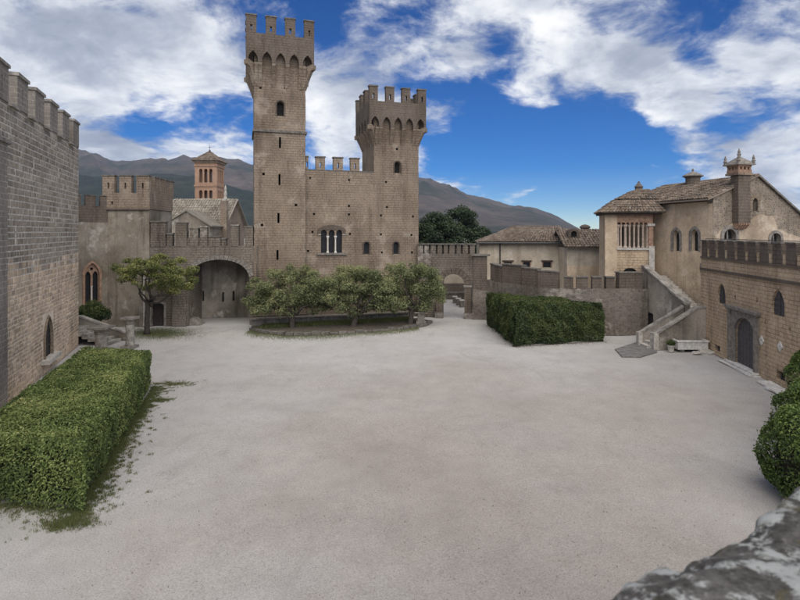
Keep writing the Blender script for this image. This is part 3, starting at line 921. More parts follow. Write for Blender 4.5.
def left_keep():
    th = Thing('keep_building', 'tall grey block keep at the left edge with square merlons and a lancet window', 'castle wing', LW, 13, 0)
    ZT, ZM, ZB = 12.75, 14.3, 5.35                          # wall head, merlon top, end of brown rubble
    wx0, _ = LW.hit(44.5, 340); wx1, _ = LW.hit(53, 340)
    wz0 = LW.hit(49, 356)[1]; wz1 = LW.hit(49, 317)[1]
    cxw = (wx0 + wx1) / 2; ww = (wx1 - wx0) * .82
    win = lancet(cxw, ww, wz0, wz1)
    slots = []
    for px, py in [(35, 162), (60, 173), (79, 178), (36, 209), (60, 213), (34, 262), (60, 259), (75, 258), (37, 278), (58, 273), (57, 318), (17, 235)]:
        x, z = LW.hit(px, py); slots.append((x, z))
    holes = [clean(win)] + [rect(x - .09, x + .09, z - .16, z + .16) for x, z in slots]
    MB().prism(rect(0, 26, ZB, ZT - .02), .06, .9, [h_ for h_ in holes[1:] if h_[0][1] > ZB]).build('wall_core', 'mortar', th)
    MB().prism(rect(0, 26, 0, ZB), .06, .9, [h_ for h_ in holes if h_[0][1] < ZB - .4]).build('wall_base_core', 'mortar_brown', th)
    m = MB().box(.0, .9, .9, 8, 0, ZT - .02).box(25.1, 25.95, .9, 8, 0, ZT - .03).box(0, 26, 8, 8.8, 0, ZT - .02).box(.9, 25.1, .9, 8, ZT - .6, ZT - .4)
    m.build('plain_wall', 'grey_block', th)
    window(th, win, .06, 'tuff', .10, 'painted_dark', .03, (cxw - ww * .95, cxw + ww * .95, wz0 - .2, wz0 - .01, .38), proud=.10, mull=3)
    # blocks laid one by one: grey squared tuff above, brown rubble below
    r = random.Random(5)
    VAR = {}

    def piece(w, h, d, k, kind):
        key = (round(w, 2), round(h, 2), k, kind)
        if key not in VAR:
            c = .018 if kind == 'block' else .035
            rr = random.Random(str(key))
            q = lambda a: rr.uniform(-a, a)
            j = .006 if kind == 'block' else .022
            f = [(-w / 2 + c + q(j), -d + q(.008), -h / 2 + c + q(j)), (w / 2 - c + q(j), -d + q(.008), -h / 2 + c + q(j)),
                 (w / 2 - c + q(j), -d + q(.008), h / 2 - c + q(j)), (-w / 2 + c + q(j), -d + q(.008), h / 2 - c + q(j))]
            b = [(-w / 2, .03, -h / 2), (w / 2, .03, -h / 2), (w / 2, .03, h / 2), (-w / 2, .03, h / 2)]
            mid = [((a[0] * .35 + e[0] * .65), -d * .55, (a[2] * .35 + e[2] * .65)) for a, e in zip(f, b)]
            vs = b + mid + f
            fs = [(8, 9, 10, 11)] + [(i, (i + 1) % 4, 4 + (i + 1) % 4, 4 + i) for i in range(4)] + [(4 + i, 4 + (i + 1) % 4, 8 + (i + 1) % 4, 8 + i) for i in range(4)]
            mb = MB().add(vs, fs)
            VAR[key] = (mb, None, vs, fs)
        return key

    def lay(kind, z0, z1, hs, ws, gap, mat, x_from=10.5):
        z = z0; row = 0; out = []
        while z < z1 - .05:
            h = r.choice(hs); h = min(h, z1 - z)
            if z1 - z - h < .12: h = z1 - z
            x = x_from - r.random() * .4
            while x < 26:
                w = r.choice(ws)
                if x + w > 25.8: w = round(26 - x, 2)
                if w < .06: break
                cx, cz = x + w / 2, z + h / 2
                cut = [sx for sx, sz in slots if abs(cx - sx) < w / 2 + .08 and abs(cz - sz) < h / 2 + .14]
                if cut:
                    for xa, xb in ((x, cut[0] - .09), (cut[0] + .09, x + w)):
                        if xb - xa > .09: out.append(((xa + xb) / 2, cz, round(xb - xa, 2), h))
                bad = bool(cut) or (abs(cx - cxw) < w / 2 + ww / 2 + .06 and wz0 - .25 < cz + h / 2 and cz - h / 2 < wz1 + .05)
                bad = bad or (11.4 < cx < 13.2 and cz < 11.1)
                if not bad:
                    out.append((cx, cz, w, h))
                x += w
            z += h; row += 1
        # nearest to the eye show largest
        eye = lambda c: (LW.world(c[0], 0, c[1]) - Vector((0, 0, CAMZ))).length
        vis = [c for c in out if c[0] > 12.6]
        vis.sort(key=lambda c: eye(c) / math.sqrt(c[2] * c[3]))
        single = set(map(id, vis[:296]))
        rest = MB(); cache = {}; mixed = MB()
        for c in out:
            cx, cz, w, h = c
            key = piece(w - gap, h - gap, .014 if kind == 'block' else .02, r.randrange(3), kind)
            mb, _, vs, fs = VAR[key]
            pr = r.uniform(-.010, .008)
            if kind == 'block' and cz < ZB + .9 and r.random() > (cz - ZB) / .9 + .15 * math.sin(cx * 2.1):
                mixed.add([(a + cx, b + .06 + pr, e + cz) for a, b, e in vs], fs, r.uniform(.001, 1)); continue
            if id(c) in single:
                if key not in cache:
                    cache[key] = mb.mesh(kind, mat, (0, 0, 0))
                o = bpy.data.objects.new(kind, cache[key]); COL.objects.link(o); o.parent = th.o
                o.location = (cx - th.u, .06 + pr, cz)
            else:
                rest.add([(a + cx, b + .06 + pr, e + cz) for a, b, e in vs], fs, r.uniform(.001, 1))
        stuff(rest.build(kind + '_courses', mat, th, normals=True))
        if mixed.v: stuff(mixed.build('mixed_courses', 'stone_brown', th))

    lay('block', ZB, ZT, [.26, .28, .30, .24], [.36, .44, .52, .62, .30], .05, 'block')
    lay('stone', 0.0, ZB, [.17, .20, .23, .26], [.24, .32, .40, .48, .19], .04, 'stone_brown')
    MB().box(0, 26.0, -.02, .06, 0, ZT, tint=.001).box(0, 10.0, -.021, .05, 0, 0.01)
    MB().box(0, 10.1, -.0, .058, 0, ZT - .02).build('wall_facing', 'grey_block', th)
    MB().box(11.45, 13.15, -.06, .058, 0, 10.95).build('pilaster', 'grey_block', th)
    MB().box(11.35, 13.3, -.14, .05, 10.95, 11.12, j=.01).build('pilaster_cap', 'stone_trim', th)
    # merlons with arrow slits, and sloping sills between them
    for i in range(11):
        s = .15 + 2.48 * i                                   # distance from the far corner
        x1 = 26 - s; x0 = x1 - 1.42
        if x0 < 0: break
        o = MB().prism(jag(rect(x0, x1, ZT - .02, ZM - .14), .4, .014, i), 0, .62, [rect(x0 + .62, x0 + .78, ZT + .25, ZT + .95)]).build('merlon', 'grey_block', th)
        MB().box(x0 - .06, x1 + .06, -.07, .69, ZM - .14, ZM, j=.012).build('cap_stone', 'coping_light', th, o)
        MB().add([(x0 - 1.03, -.13, ZT - .16), (x0 - .02, -.13, ZT - .16), (x0 - .02, .6, ZT - .02), (x0 - 1.03, .6, ZT - .02),
                  (x0 - 1.03, -.12, ZT - .05), (x0 - .02, -.12, ZT - .05), (x0 - .02, .6, ZT + .16), (x0 - 1.03, .6, ZT + .16)],
                 [(0, 3, 2, 1), (4, 5, 6, 7), (0, 1, 5, 4), (1, 2, 6, 5), (2, 3, 7, 6), (3, 0, 4, 7)]).build('sill', 'coping_light', th)


left_keep()


# ================================================================== TALL AND SHORT TOWERS WITH THEIR CURTAIN WALL
CF = Frame(-11.5, 41.0, 16.7)


def tower(th, x0, x1, y0, y1, zb, zc0, zc1, zap, zpar, ztop, e, nm, nar, holes, mat='tuff', pmat='tuff_dark', mw=.78):
    T = .7
    m = MB().prism(jag(rect(x0, x1, zb, zpar - .05), .28, .02), y0, y0 + T, holes)
    m.prism(rect(x0, x1, zb, zpar - .05), y1 - T, y1)
    m.box(x0 + .002, x0 + T, y0 + T, y1 - T, zb, zpar - .05).box(x1 - T, x1 - .002, y0 + T, y1 - T, zb, zpar - .05)
    m.build('shaft', mat, th)
    MB().box(x0 + T, x1 - T, y0 + T, y1 - T, zpar - .9, zpar - .7).build('roof_deck', 'stone_trim', th)
    # walkway ring that closes the machicolation from above
    f = MB().prism(rect(x0 - e + .3, x1 + e - .3, y0 - e + .3, y1 + e - .3), zap + .12, zap + .3, [rect(x0 + .1, x1 - .1, y0 + .1, y1 - .1)], axis='z')
    f.build('walkway', 'tuff_dark', th)
    cx, cy = (x0 + x1) / 2, (y0 + y1) / 2
    sides = []
    for k in range(4):
        a = k * math.pi / 2; ca, sa = round(math.cos(a)), round(math.sin(a))
        hw = (x1 - x0) / 2 if k % 2 == 0 else (y1 - y0) / 2; hd = (y1 - y0) / 2 if k % 2 == 0 else (x1 - x0) / 2
        # local: p along face, q outward (-y of face)
        sides.append((hw, hd, lambda p, q, z, ca=ca, sa=sa: (cx + p * ca + q * sa * 1.0, cy + p * sa - q * ca, z)))
    tk = .42; ta = min(.56, e - .03)
    for k, (hw, hd, tf) in enumerate(sides):
        L = hw + e
        # parapet with pointed arches cut out of its lower edge
        ends = L if k % 2 == 0 else L - ta
        pw = 2 * L / nar
        pts = []
        for i in range(nar):
            a0 = -L + i * pw; w = pw * .70; c = a0 + pw / 2
            ar = lancet(c, w, zc1 - .02, zap, 5, .95)[2:]
            ar = ar[::-1]
            pts += [(c - w / 2, zc1)] + ar[1:-1] + [(c + w / 2, zc1)]
        pts = [(min(max(p, -ends), ends), z) for p, z in pts]
        low = [(-ends, zc1)] + pts + [(ends, zc1)]
        poly = clean(low + [(ends, zpar), (-ends, zpar)])
        mb = MB().prism(poly, -(hd + e), -(hd + e) + ta)
        mb.v = [tf(p, -q, z) for p, q, z in mb.v]
        mb.build('parapet', pmat, th)
        # corbels
        for i in range(nar + 1):
            p = -L + i * pw; p = max(min(p, hw - .17), -hw + .17)
            H = zc1 - zc0
            prof = [(0, 0), (.22 * e, .27 * H), (.29 * e, .31 * H), (.52 * e, .56 * H), (.60 * e, .60 * H), (.90 * e, .86 * H), (1.0 * e, .90 * H), (1.04 * e, H), (0, H)]
            mb = MB().prism([(q, zc0 + z) for q, z in prof], p - .15, p + .15, axis='x')
            mb.v = [tf(a, hd + b, z) for a, b, z in mb.v]
            mb.build('corbel', mat, th)
        # solid flare between the corbels
        mb = MB().prism([(0, zc0 + .25), (e * .34, zc1 - .12), (0, zc1 - .12)], -hw + .01, hw - .01, axis='x')
        mb.v = [tf(a, hd + b, z) for a, b, z in mb.v]
        mb.build('flare', mat, th)
        # diagonal corner corbel
        mb = MB().prism([(0, zc0), (e * .5, zc0 + .4 * H), (e * 1.1, zc0 + .8 * H), (e * 1.58, zc1 - .2), (e * 1.62, zc1 + .12), (e * 1.40, zc1 + .2), (0, zc1)], -.17, .17, axis='x')
        d = math.sqrt(.5)
        mb.v = [tf(hw - .05 + a * d + b * d, hd - .05 + b * d - a * d, z) for a, b, z in mb.v]
        mb.build('corner_corbel', mat, th)
        # merlons
        g = (2 * L - nm * mw) / (nm - 1)
        for i in range(nm):
            if k % 2 == 1 and i in (0, nm - 1): continue     # the corner merlons belong to front and back rows
            p0 = -L + i * (mw + g)
            mb = MB().prism(jag(rect(p0, p0 + mw, zpar - .01, ztop - .09), .4, .012, i + k), -(hd + e) - .002, -(hd + e) + tk - .002, [rect(p0 + mw / 2 - .075, p0 + mw / 2 + .075, zpar + .18, zpar + .62)])
            mb.v = [tf(a, -b, z) for a, b, z in mb.v]
            o = mb.build('merlon', pmat, th)
            c = MB().box(p0 - .05, p0 + mw + .05, -(hd + e) - .05, -(hd + e) + tk + .05, ztop - .09, ztop, j=.01)
            c.v = [tf(a, -b, z) for a, b, z in c.v]
            c.build('cap_stone', 'coping', th, o)
        # thin ledge under the merlons
    return th


def castle():
    h = CF.hit
    # ---- tall tower
    x1 = h(305.5, 200)[0]
    t1 = Thing('tall_tower', 'tallest slender square stone tower with machicolated top and four merlons a side', 'tower', CF, x1 / 2, 0)
    z = lambda px, py: h(px, py)[1]
    slit = lambda px, py0, py1, w=.17: rect(h(px, py0)[0] - w / 2, h(px, py0)[0] + w / 2, z(px, py1), z(px, py0))
    arch = clean(round_arch(h(280.5, 110)[0], .56, z(280, 116), z(280, 101)))
    hs = [arch, slit(280, 137, 148), slit(279.5, 174, 185), slit(278.5, 213, 223), slit(277.5, 250, 260)]
    for px, py in [(263.5, 174), (260.5, 87.5), (285.5, 88), (301, 89.5), (296, 205), (262, 225)]:
        a, b = h(px, py); hs.append(rect(a - .1, a + .1, b - .1, b + .1))
    tower(t1, 0, x1, 0, 4.0, 0, z(280, 88.5), z(280, 66.5), z(280, 55.5), z(280, 38), z(280, 20), .62, 4, 5, hs)
    o = MB().prism(clean(grow(arch, .10)), -.04, .05, [arch]).build('window', 'tuff_dark', t1)
    MB().prism(grow(arch, .03), .45, .5).build('pane', 'painted_dark', t1, o)  # near-black panel standing in for the shade inside the arch
    zs = z(280, 131.5)
    MB().prism(rect(-.12, x1 + .12, -.12, 4.12), zs - .1, zs + .08, [rect(.01, x1 - .01, .01, 3.99)], axis='z').build('string_course', 'coping', t1)
    MB().prism(rect(-.2, x1 + .2, -.2, 4.2), 0, .7, [rect(.01, x1 - .01, .01, 3.99)], axis='z').build('plinth', 'tuff_dark', t1)

    # ---- curtain wall and short tower share one face
    Y = .35
    xa = x1 + .01; xb = h(418.5, 220, Y)[0]; xc = h(374, 160, Y)[0]
    zt = h(335, 171, Y)[1]
    cw = Thing('curtain_wall', 'brown stone curtain wall between the two towers with a triple window', 'castle wall', CF, (xa + xb) / 2, Y)
    holes = []
    tri = []
    for px in (324, 331.7, 339.3):
        a, _ = h(px, 240, Y); tri.append(clean(round_arch(a, .50, h(px, 253, Y)[1], h(px, 230, Y)[1])))
    small = [clean(round_arch(h(px, 248, Y)[0], .50, h(px, 254, Y)[1], h(px, 242, Y)[1])) for px in (366.5, 396)]
    holes += tri + small
    for px, py in [(314, 214), (349, 206), (349, 214.5), (387, 207), (381, 215.5), (413, 216.5), (312.5, 232), (350, 234), (381, 234.5), (411.5, 235), (308, 251), (382, 252.5), (412, 252.5), (310, 178), (349, 180), (386, 182)]:
        a, b = h(px, py, Y); holes.append(rect(a - .09, a + .09, b - .09, b + .09))
    MB().prism(jag(rect(xa, xb, 0, zt), 1.3, .012, 3), Y, Y + .75, holes).build('wall', 'tuff', cw)
    MB().box(xb - .75, xb - .003, Y + .75, Y + 5, 0, zt - .01).box(xa, xb, Y + 5, Y + 5.7, 0, zt - .01).box(xa, xb - .76, Y + .75, Y + 5, zt - 1.2, zt - 1.0).build('plain_wall', 'tuff', cw)
    # triple window: brick relieving arch, white columns, sill
    x0w, x1w = tri[0][0][0], tri[2][1][0]; z0w = tri[0][0][1]; z1w = max(p[1] for p in tri[0])
    outer = [(x0w - .28, z1w - .38), (x0w - .28, z1w + .05)] + [(x0w - .28 + (x1w - x0w + .56) * f, z1w + .12 + .32 * math.sin(math.pi * f)) for f in (.08, .25, .5, .75, .92)] + [(x1w + .28, z1w + .05), (x1w + .28, z1w - .38)]
    inner = []
    poly = clean(outer + [(x1w + .04, z1w - .38), (x1w + .04, z1w - .1), (x1w - .1, z1w + .03), (x0w + .1, z1w + .03), (x0w - .04, z1w - .1), (x0w - .04, z1w - .38)])
    win = MB().prism(poly, Y - .07, Y + .02).build('window', 'tuff_dark', cw)
    for p in tri: MB().prism(grow(p, .02), Y + .42, Y + .46).build('pane', 'glass', cw, win)
    for a, b in ((0, 1), (1, 2)):
        cx = (tri[a][1][0] + tri[b][0][0]) / 2
        c = MB().lathe([(.11, 0), (.11, .1), (.075, .16), (.07, 1.15), (.075, 1.2), (.13, 1.32), (.13, 1.42)], cx, Y + .06, 12, z0w)
        c.build('column', 'stone_white', cw, win, smooth=False)
    for xx in (x0w - .12, x1w + .12):
        MB().box(xx - .11, xx + .11, Y - .09, Y + .05, z1w - .42, z1w - .34).build('impost', 'stone_pale', cw, win)
    MB().box(x0w - .35, x1w + .35, Y - .16, Y + .05, z0w - .16, z0w - .005, j=.01).build('sill', 'stone_trim', cw, win)
    for s_ in small:
        o = MB().prism(clean(grow(s_, .10)), Y - .04, Y + .05, [s_]).build('window', 'tuff_dark', cw)
        MB().prism(grow(s_, .02), Y + .3, Y + .34).build('pane', 'glass', cw, o)
    xs = [h(px, 165, Y)[0] for px in (316, 333.5, 350.5)] + [h(305.9, 165, Y)[0]]
    wd = [h(px, 165, Y)[0] for px in (325, 343, 359.5)] + [h(308.3, 165, Y)[0]]
    cren_row(cw, xs, [b - a for a, b in zip(xs, wd)], Y - .003, Y + .45, zt - .01, h(338, 157, Y)[1], 'tuff', 'coping', (.13, .25, .7))
    MB().box(xa, xc, Y - .03, Y + .8, zt, zt + .07, j=.004).build('wall_coping', 'coping', cw)

    # ---- short tower standing on the end of the curtain wall
    z2 = lambda px, py: h(px, py, Y)[1]
    t2 = Thing('short_tower', 'shorter square stone tower on the right with wide machicolated crown', 'tower', CF, (xc + xb) / 2, Y, zt)
    a2 = clean(round_arch(h(397.5, 165, Y)[0], .55, z2(397, 174), z2(397, 161.5)))
    hs = [a2]
    for px, py in [(397, 149), (387, 182.5)]:
        a, b = h(px, py, Y)
        if b > zt + .1: hs.append(rect(a - .1, a + .1, b - .1, b + .1))
    tower(t2, xc, xb, Y, Y + 4.6, zt + .003, z2(400, 146), z2(400, 129.5), z2(400, 119), z2(400, 104), z2(400, 89), .52, 4, 5, hs, mw=.72)
    o = MB().prism(clean(grow(a2, .10)), Y - .04, Y + .05, [a2]).build('window', 'tuff_dark', t2)
    MB().prism(grow(a2, .03), Y + .45, Y + .5).build('pane', 'painted_dark', t2, o)  # near-black panel standing in for the shade inside the arch


castle()


# ================================================================== LEFT BACK CORNER
L2 = Frame(-25.2, 37.2, 46.0)
LT = Frame(-22.45, 40.0, 4.0)
AF = Frame(-19.5, 40.3, 5.2)


def left_corner():
    h = L2.hit
    # ---- plastered wall with the gothic window
    th = Thing('plastered_wall', 'stained plaster wall beside the grey keep with a two-light gothic window', 'castle wall', L2, 2, 0)
    xe = 4.5; zt = h(95, 206)[1]; zm = h(95, 195)[1]
    cx, _ = h(92, 290); wz0, wz1 = h(92, 304)[1], h(92, 263)[1]
    ww = .98
    big = clean(lancet(cx, ww, wz0, wz1, 8, .95))
    MB().prism(jag(rect(-6, xe, 0, zt - 1.2), 1.5, .01), 0, .7, [big]).build('wall', 'plaster_grey', th)
    MB().prism(jag(rect(-6, xe, zt - 1.2, zt), 1.5, .01), -.02, .7).build('brick_band', 'tuff_dark', th)
    cren_row(th, [-5.6 + i * 1.0 for i in range(10)], .68, -.022, .35, zt - .01, zm, 'tuff_dark', 'coping', None, capover=.03, capt=.07)
    win = MB().prism(clean(grow(big, .16)), -.07, .05, [big]).build('window', 'terracotta', th)
    # tracery: two small lancets under the big arch
    hw = ww / 2
    lights = [clean(lancet(cx + s * hw * .5, hw * .72, wz0 + .02, wz1 - .62, 6, 1.0)) for s in (-1, 1)]
    eye = [(cx + .11 * math.cos(a), wz1 - .45 + .11 * math.sin(a)) for a in [k * math.pi / 5 for k in range(10)]]
    MB().prism(clean([(cx + (x - cx) * .99, z) for x, z in big]), .10, .22, lights + [eye]).build('tracery', 'terracotta', th, win)
    MB().prism(big, .34, .38).build('pane', 'glass', th, win)
    MB().lathe([(.08, 0), (.06, .08), (.05, 1.2), (.09, 1.35)], cx, .12, 10, wz0).build('column', 'stone_white', th, win)
    MB().box(cx - .75, cx + .75, -.16, .08, wz0 - .16, wz0 - .005).build('sill', 'stone_trim', th, win)

    # ---- square tower with brick head
    h = LT.hit
    w = 3.05; dpt = 4.8
    t = Thing('corner_tower', 'low square plastered tower with brown brick head and square merlons behind the small tree', 'tower', LT, w / 2, 0)
    zb = h(125, 209)[1]; zp = h(125, 193)[1]; zm = h(125, 175)[1]
    m = MB().prism(jag(rect(0, w, 0, zb), 1.4, .012), 0, .6).box(w - .6, w, .6, dpt - .6, 0, zb).box(0, .6, .6, dpt - .6, 0, zb).box(0, w, dpt - .6, dpt, 0, zb)
    m.build('wall', 'plaster_grey', t)
    o = .06
    hd = MB().prism(rect(-o - .35, w + o, zb, zp), -o, .5, [rect(.25, .38, zb + .35, zb + .6)]).box(w - .5, w + o, .5, dpt - .5, zb, zp).box(-o - .35, .3, .5, dpt - .5, zb, zp).box(-o - .35, w + o, dpt - .5, dpt + o, zb, zp)
    hd.build('head_wall', 'tuff', t)
    MB().box(.3, w - .5, .5, dpt - .5, zp - .4, zp - .2).build('roof_deck', 'stone_trim', t)
    xs = [-.40, .86, 2.12]
    cren_row(t, xs, [.88, .88, .95], -o - .002, .40, zp - .01, zm, 'tuff', 'coping', (.13, .35, .8))
    cren_row(t, [.9 + i * 1.12 for i in range(4)], .82, w + o - .45, w + o + .002, zp - .01, zm, 'tuff', 'coping', (.12, .35, .8), axis='x')
    MB().box(-.43, w + .1, -.12, -o + .001, zb - .10, zb + .04, j=.01).build('string_course', 'tuff_dark', t)
    # rain pipe on the corner
    MB().tube([(w - .35, -.09, .05), (w - .35, -.09, 4.6)], [.06, .06], 8).build('drain_pipe', 'stone_pale', t)

    # ---- wall with the great arch
    h = AF.hit
    f = Thing('arch_wall', 'battlemented rough stone wall pierced by one wide vaulted recess', 'castle wall', AF, 4, 0)
    xe = 8.35
    zt = h(200, 246)[1]
    ax0, ax1 = h(188.5, 300)[0], h(249.5, 300)[0]
    az1 = h(220, 259.5)[1]
    arch = clean([(ax0, 0.0)] + [(ax0, 0.01)] + [((ax0 + ax1) / 2 - (ax1 - ax0) / 2 * math.cos(math.pi * k / 22), az1 - 1.75 + 1.75 * math.sin(math.pi * k / 22) ** .8) for k in range(23)] + [(ax1, 0.0)])
    dx, _ = h(158, 315); dz1 = h(158, 303)[1]
    door = clean(round_arch(dx, .92, 0.0, dz1, 8, .5))
    outline = [(-1.5, 0)] + [(door[0][0], 0)] + door[2:][::-1] + [(door[1][0], 0)] + arch + [(xe, 0), (xe, zt), (-1.5, zt)]
    # three steps of the wall head
    MB().prism(clean(outline), 0, .9).build('wall', 'fort_wall', f)
    # ring of the arch
    ring = []
    n = 22
    for k in range(n):
        if k in (0, n - 1): continue
        def P(kk, s):
            x = (ax0 + ax1) / 2 - ((ax1 - ax0) / 2 + s) * math.cos(math.pi * kk / n)
            return (x, az1 - 1.75 + (1.75 + s) * math.sin(math.pi * kk / n) ** .8)
        q = [P(k + .06, .0), P(k + .94, .0), P(k + .94, .34 + random.uniform(-.03, .03)), P(k + .06, .34 + random.uniform(-.03, .03))]
        MB().prism(q, -.035 - random.random() * .02, .05).build('voussoir', 'stone_trim', f)
    # vault behind it
    B = 3.6
    v = MB().box(ax0 - .5, ax0 - .002, .9, B, 0, az1).box(ax1 + .002, ax1 + .5, .9, B, 0, az1).box(ax0 - .5, ax1 + .5, .9, B, az1 + .25, az1 + .6)
    v.build('vault', 'fort_wall', f)
    back = [rect(h(px, py, B)[0] - .09, h(px, py, B)[0] + .09, h(px, py, B)[1] - .42, h(px, py, B)[1] + .42) for px, py in [(192.5, 296), (203, 296), (223, 297), (233.5, 296)]]
    MB().prism(rect(ax0 - .5, ax1 + .5, 0, az1 + .25), B, B + .6, back).build('recess_wall', 'plaster_stair', f)
    MB().box(ax0 - .5, ax1 + .5, B + .62, B + .7, 0, az1).build('slit_shade_panel', 'painted_dark', f)  # panel painted near-black so the slits read as deep shade
    # door
    d = MB().prism(clean(grow(door, .16)), -.06, .04, [door]).build('door', 'stone_trim', f)
    MB().prism(door, .25, .31).build('door_leaf', 'wood_dark', f, d)
    # battlements, uneven
    mer = [(150.5, 165.5, 221), (167, 172, 233), (175.5, 186.5, 222), (190, 198, 228), (200.5, 207, 226), (209, 220, 236), (222, 226, 238), (231, 238.5, 224.5), (245, 253, 226)]
    for i, (a, b, y) in enumerate(mer):
        xa, xb = h(a, 240)[0], h(b, 240)[0]; zz = h((a + b) / 2, y)[1]
        if zz < zt + .05: zz = zt + .35
        m = MB().prism(jag(rect(xa, xb, zt - .02, zz - .1), .35, .02, i), -.03, .55).build('merlon', 'fort_wall', f)
        MB().box(xa - .04, xb + .04, -.07, .6, zz - .1, zz, j=.015).build('cap_stone', 'coping_light' if i % 3 == 1 else 'coping', f, m)
    MB().prism(jag(rect(h(186, 240)[0], h(222, 240)[0], zt - .02, h(200, 238)[1]), .4, .03, 4), .1, .7).build('raised_wall', 'fort_wall', f)
    # buttress left of the arch
    MB().box(h(173, 300)[0], h(187, 300)[0], -.28, .02, 0, h(180, 252)[1], top=(h(173, 300)[0] + .1, h(187, 300)[0] - .1, -.08, .02)).build('buttress', 'fort_wall', f)
    MB().box(ax0 - .8, ax0 + .9, .2, 1.4, 0, .5, top=(ax0 - .5, ax0 + .4, .4, 1.2)).build('rock_footing', 'stone_trim', f)


left_corner()


def church():
    # nave roof, small gable and brick bell tower standing behind the arch wall
    d = 62.0
    P = lambda px, py, dd=d: ((px - 400) / FPX * dd, dd, CAMZ + (HOR - py) / FPX * dd)
    n = Thing('church_nave', 'church nave with pale lichened tile roof behind the arch wall', 'church', W0, P(196, 220)[0], d)
    x0, x1 = P(160, 220)[0], P(227, 220)[0]
    ze, zr = P(190, 224)[2], CAMZ + (HOR - 199) / FPX * (d + 4)
    MB().prism([(d, 0), (d + 8, 0), (d + 8, ze), (d + 4, zr), (d, ze)], x0 + .3, x1 - .3, axis='x').build('wall', 'tuff', n)
    m = MB()
    tile_roof(m, (x0, d - .5, ze - .2), (x1, d - .5, ze - .2), (x1 - .1, d + 4, zr), (x0, d + 4, zr), .30, .5, 3, .12)
    stuff(m.build('roof_tiles', 'roof_grey', n, normals=False))
    MB().prism([(d - .5, ze - .32), (d + 4, zr - .12), (d + 8.5, ze - .32), (d + 8.5, ze - .2), (d + 4, zr - .01), (d - .5, ze - .2)], x0 - .1, x1 + .1, axis='x').build('roof', 'roof_grey', n)
    MB().box(x1 - .5, x1 + .25, d - .7, d - .1, ze - .6, ze - .15).build('eave_corner', 'stone_trim', n)
    # gabled porch wall in front
    g = 57.0
    a0, a1 = P(163, 230, g), P(210, 230, g)
    ga = Thing('gabled_house', 'grey gabled wall end in front of the church roof', 'house', W0, (a0[0] + a1[0]) / 2, g)
    zg0, zg1 = P(187, 226, g)[2], P(187, 211, g)[2]
    cx = P(187, 220, g)[0]
    MB().prism([(a0[0], 0), (a1[0], 0), (a1[0], zg0), (cx, zg1), (a0[0], zg0)], g, g + 4).build('wall', 'plaster_grey', ga)
    for s, xx in ((-1, a0[0]), (1, a1[0])):
        q = [(cx, zg1), (xx + s * .25, zg0 - .1), (xx + s * .25, zg0 + .05), (cx, zg1 + .16)]
        MB().prism(q, g - .25, g + 4.2).build('roof_slope', 'roof_grey', ga)
    # finial stone on the right end
    f = P(225.5, 200, 61)
    MB().box(f[0] - .45, f[0] + .25, 60.5, 61.3, 0, f[2] - .1).build('corner_turret', 'tuff', n)
    fin = MB().box(f[0] - .3, f[0] + .15, 60.6, 61.2, f[2] - .1, f[2] + .1).lathe([(.22, 0), (.14, .3), (.18, .6), (.10, 1.0), (.15, 1.2), (.02, 1.7)], f[0], 61, 8, f[2] + .1)
    fin.build('finial', 'stone_pale', n)

    b = 70.0
    q = lambda px, py: P(px, py, b)
    x0, x1 = q(199, 180)[0], q(220.5, 180)[0]; c = (x0 + x1) / 2; hw = (x1 - x0) / 2
    t = Thing('bell_tower', 'small red brick bell tower with arched openings and pyramid tile roof', 'bell tower', W0, c, b)
    z0 = 0.0; z1 = q(210, 163)[2]
    up = (q(0, 183.5)[2], q(0, 170)[2]); lo = (q(0, 199)[2], q(0, 191)[2])
    def ops(z, wd):
        return [clean(round_arch(c + k * wd, wd * .72, z[0], z[1], 8)) for k in (-1, 0, 1)]
    hl = ops(up, .66) + ops(lo, .66)
    MB().prism(rect(x0, x1, z0, z1), b - hw, b - hw + .35, hl).prism(rect(x0, x1, z0, z1), b + hw - .35, b + hw, hl).build('wall', 'red_brick', t)
    off = [[(b + (p[0] - c), p[1]) for p in hh] for hh in hl]
    for xx in (x0, x1 - .35):
        MB().prism(rect(b - hw + .352, b + hw - .352, z0, z1), xx + .002, xx + .348, off, axis='x').build('wall', 'red_brick', t)
    MB().box(x0 + .35, x1 - .35, b - hw + .35, b + hw - .35, lo[0] - .6, lo[0] - .3).box(x0 + .35, x1 - .35, b - hw + .35, b + hw - .35, up[0] - .6, up[0] - .4).build('floor', 'wood_dark', t)
    for zz in (q(0, 186.5)[2], q(0, 167)[2], q(0, 201)[2]):
        MB().box(x0 - .1, x1 + .1, b - hw - .1, b + hw + .1, zz - .12, zz + .1).build('cornice', 'terracotta', t)
    for z_ in (up, lo):
        for k in (-.5, .5):
            MB().lathe([(.12, 0), (.075, .1), (.07, (z_[1] - z_[0]) * .62), (.13, (z_[1] - z_[0]) * .70)], c + k * .66, b - hw + .1, 10, z_[0]).build('column', 'stone_white', t)
    e = hw + .35; za = q(0, 151.5)[2]; zb = z1 - .05
    m = MB().box(x0 - .2, x1 + .2, b - hw - .2, b + hw + .2, zb - .1, zb + .12)
    m.add([(c - e, b - e, zb + .12), (c + e, b - e, zb + .12), (c + e, b + e, zb + .12), (c - e, b + e, zb + .12), (c, b, za - .05)], [(0, 1, 4), (1, 2, 4), (2, 3, 4), (3, 0, 4), (3, 2, 1, 0)])
    rf = m.build('roof', 'roof_red', t)
    tl = MB()
    cs = [(c - e, b - e), (c + e, b - e), (c + e, b + e), (c - e, b + e)]
    for i in range(4):
        a_, b_ = cs[i], cs[(i + 1) % 4]
        tile_roof(tl, (*a_, zb + .15), (*b_, zb + .15), (c, b, za), (c, b, za), .26, .5, i, .1)
    stuff(tl.build('roof_tiles', 'roof_red', t, rf, normals=False))
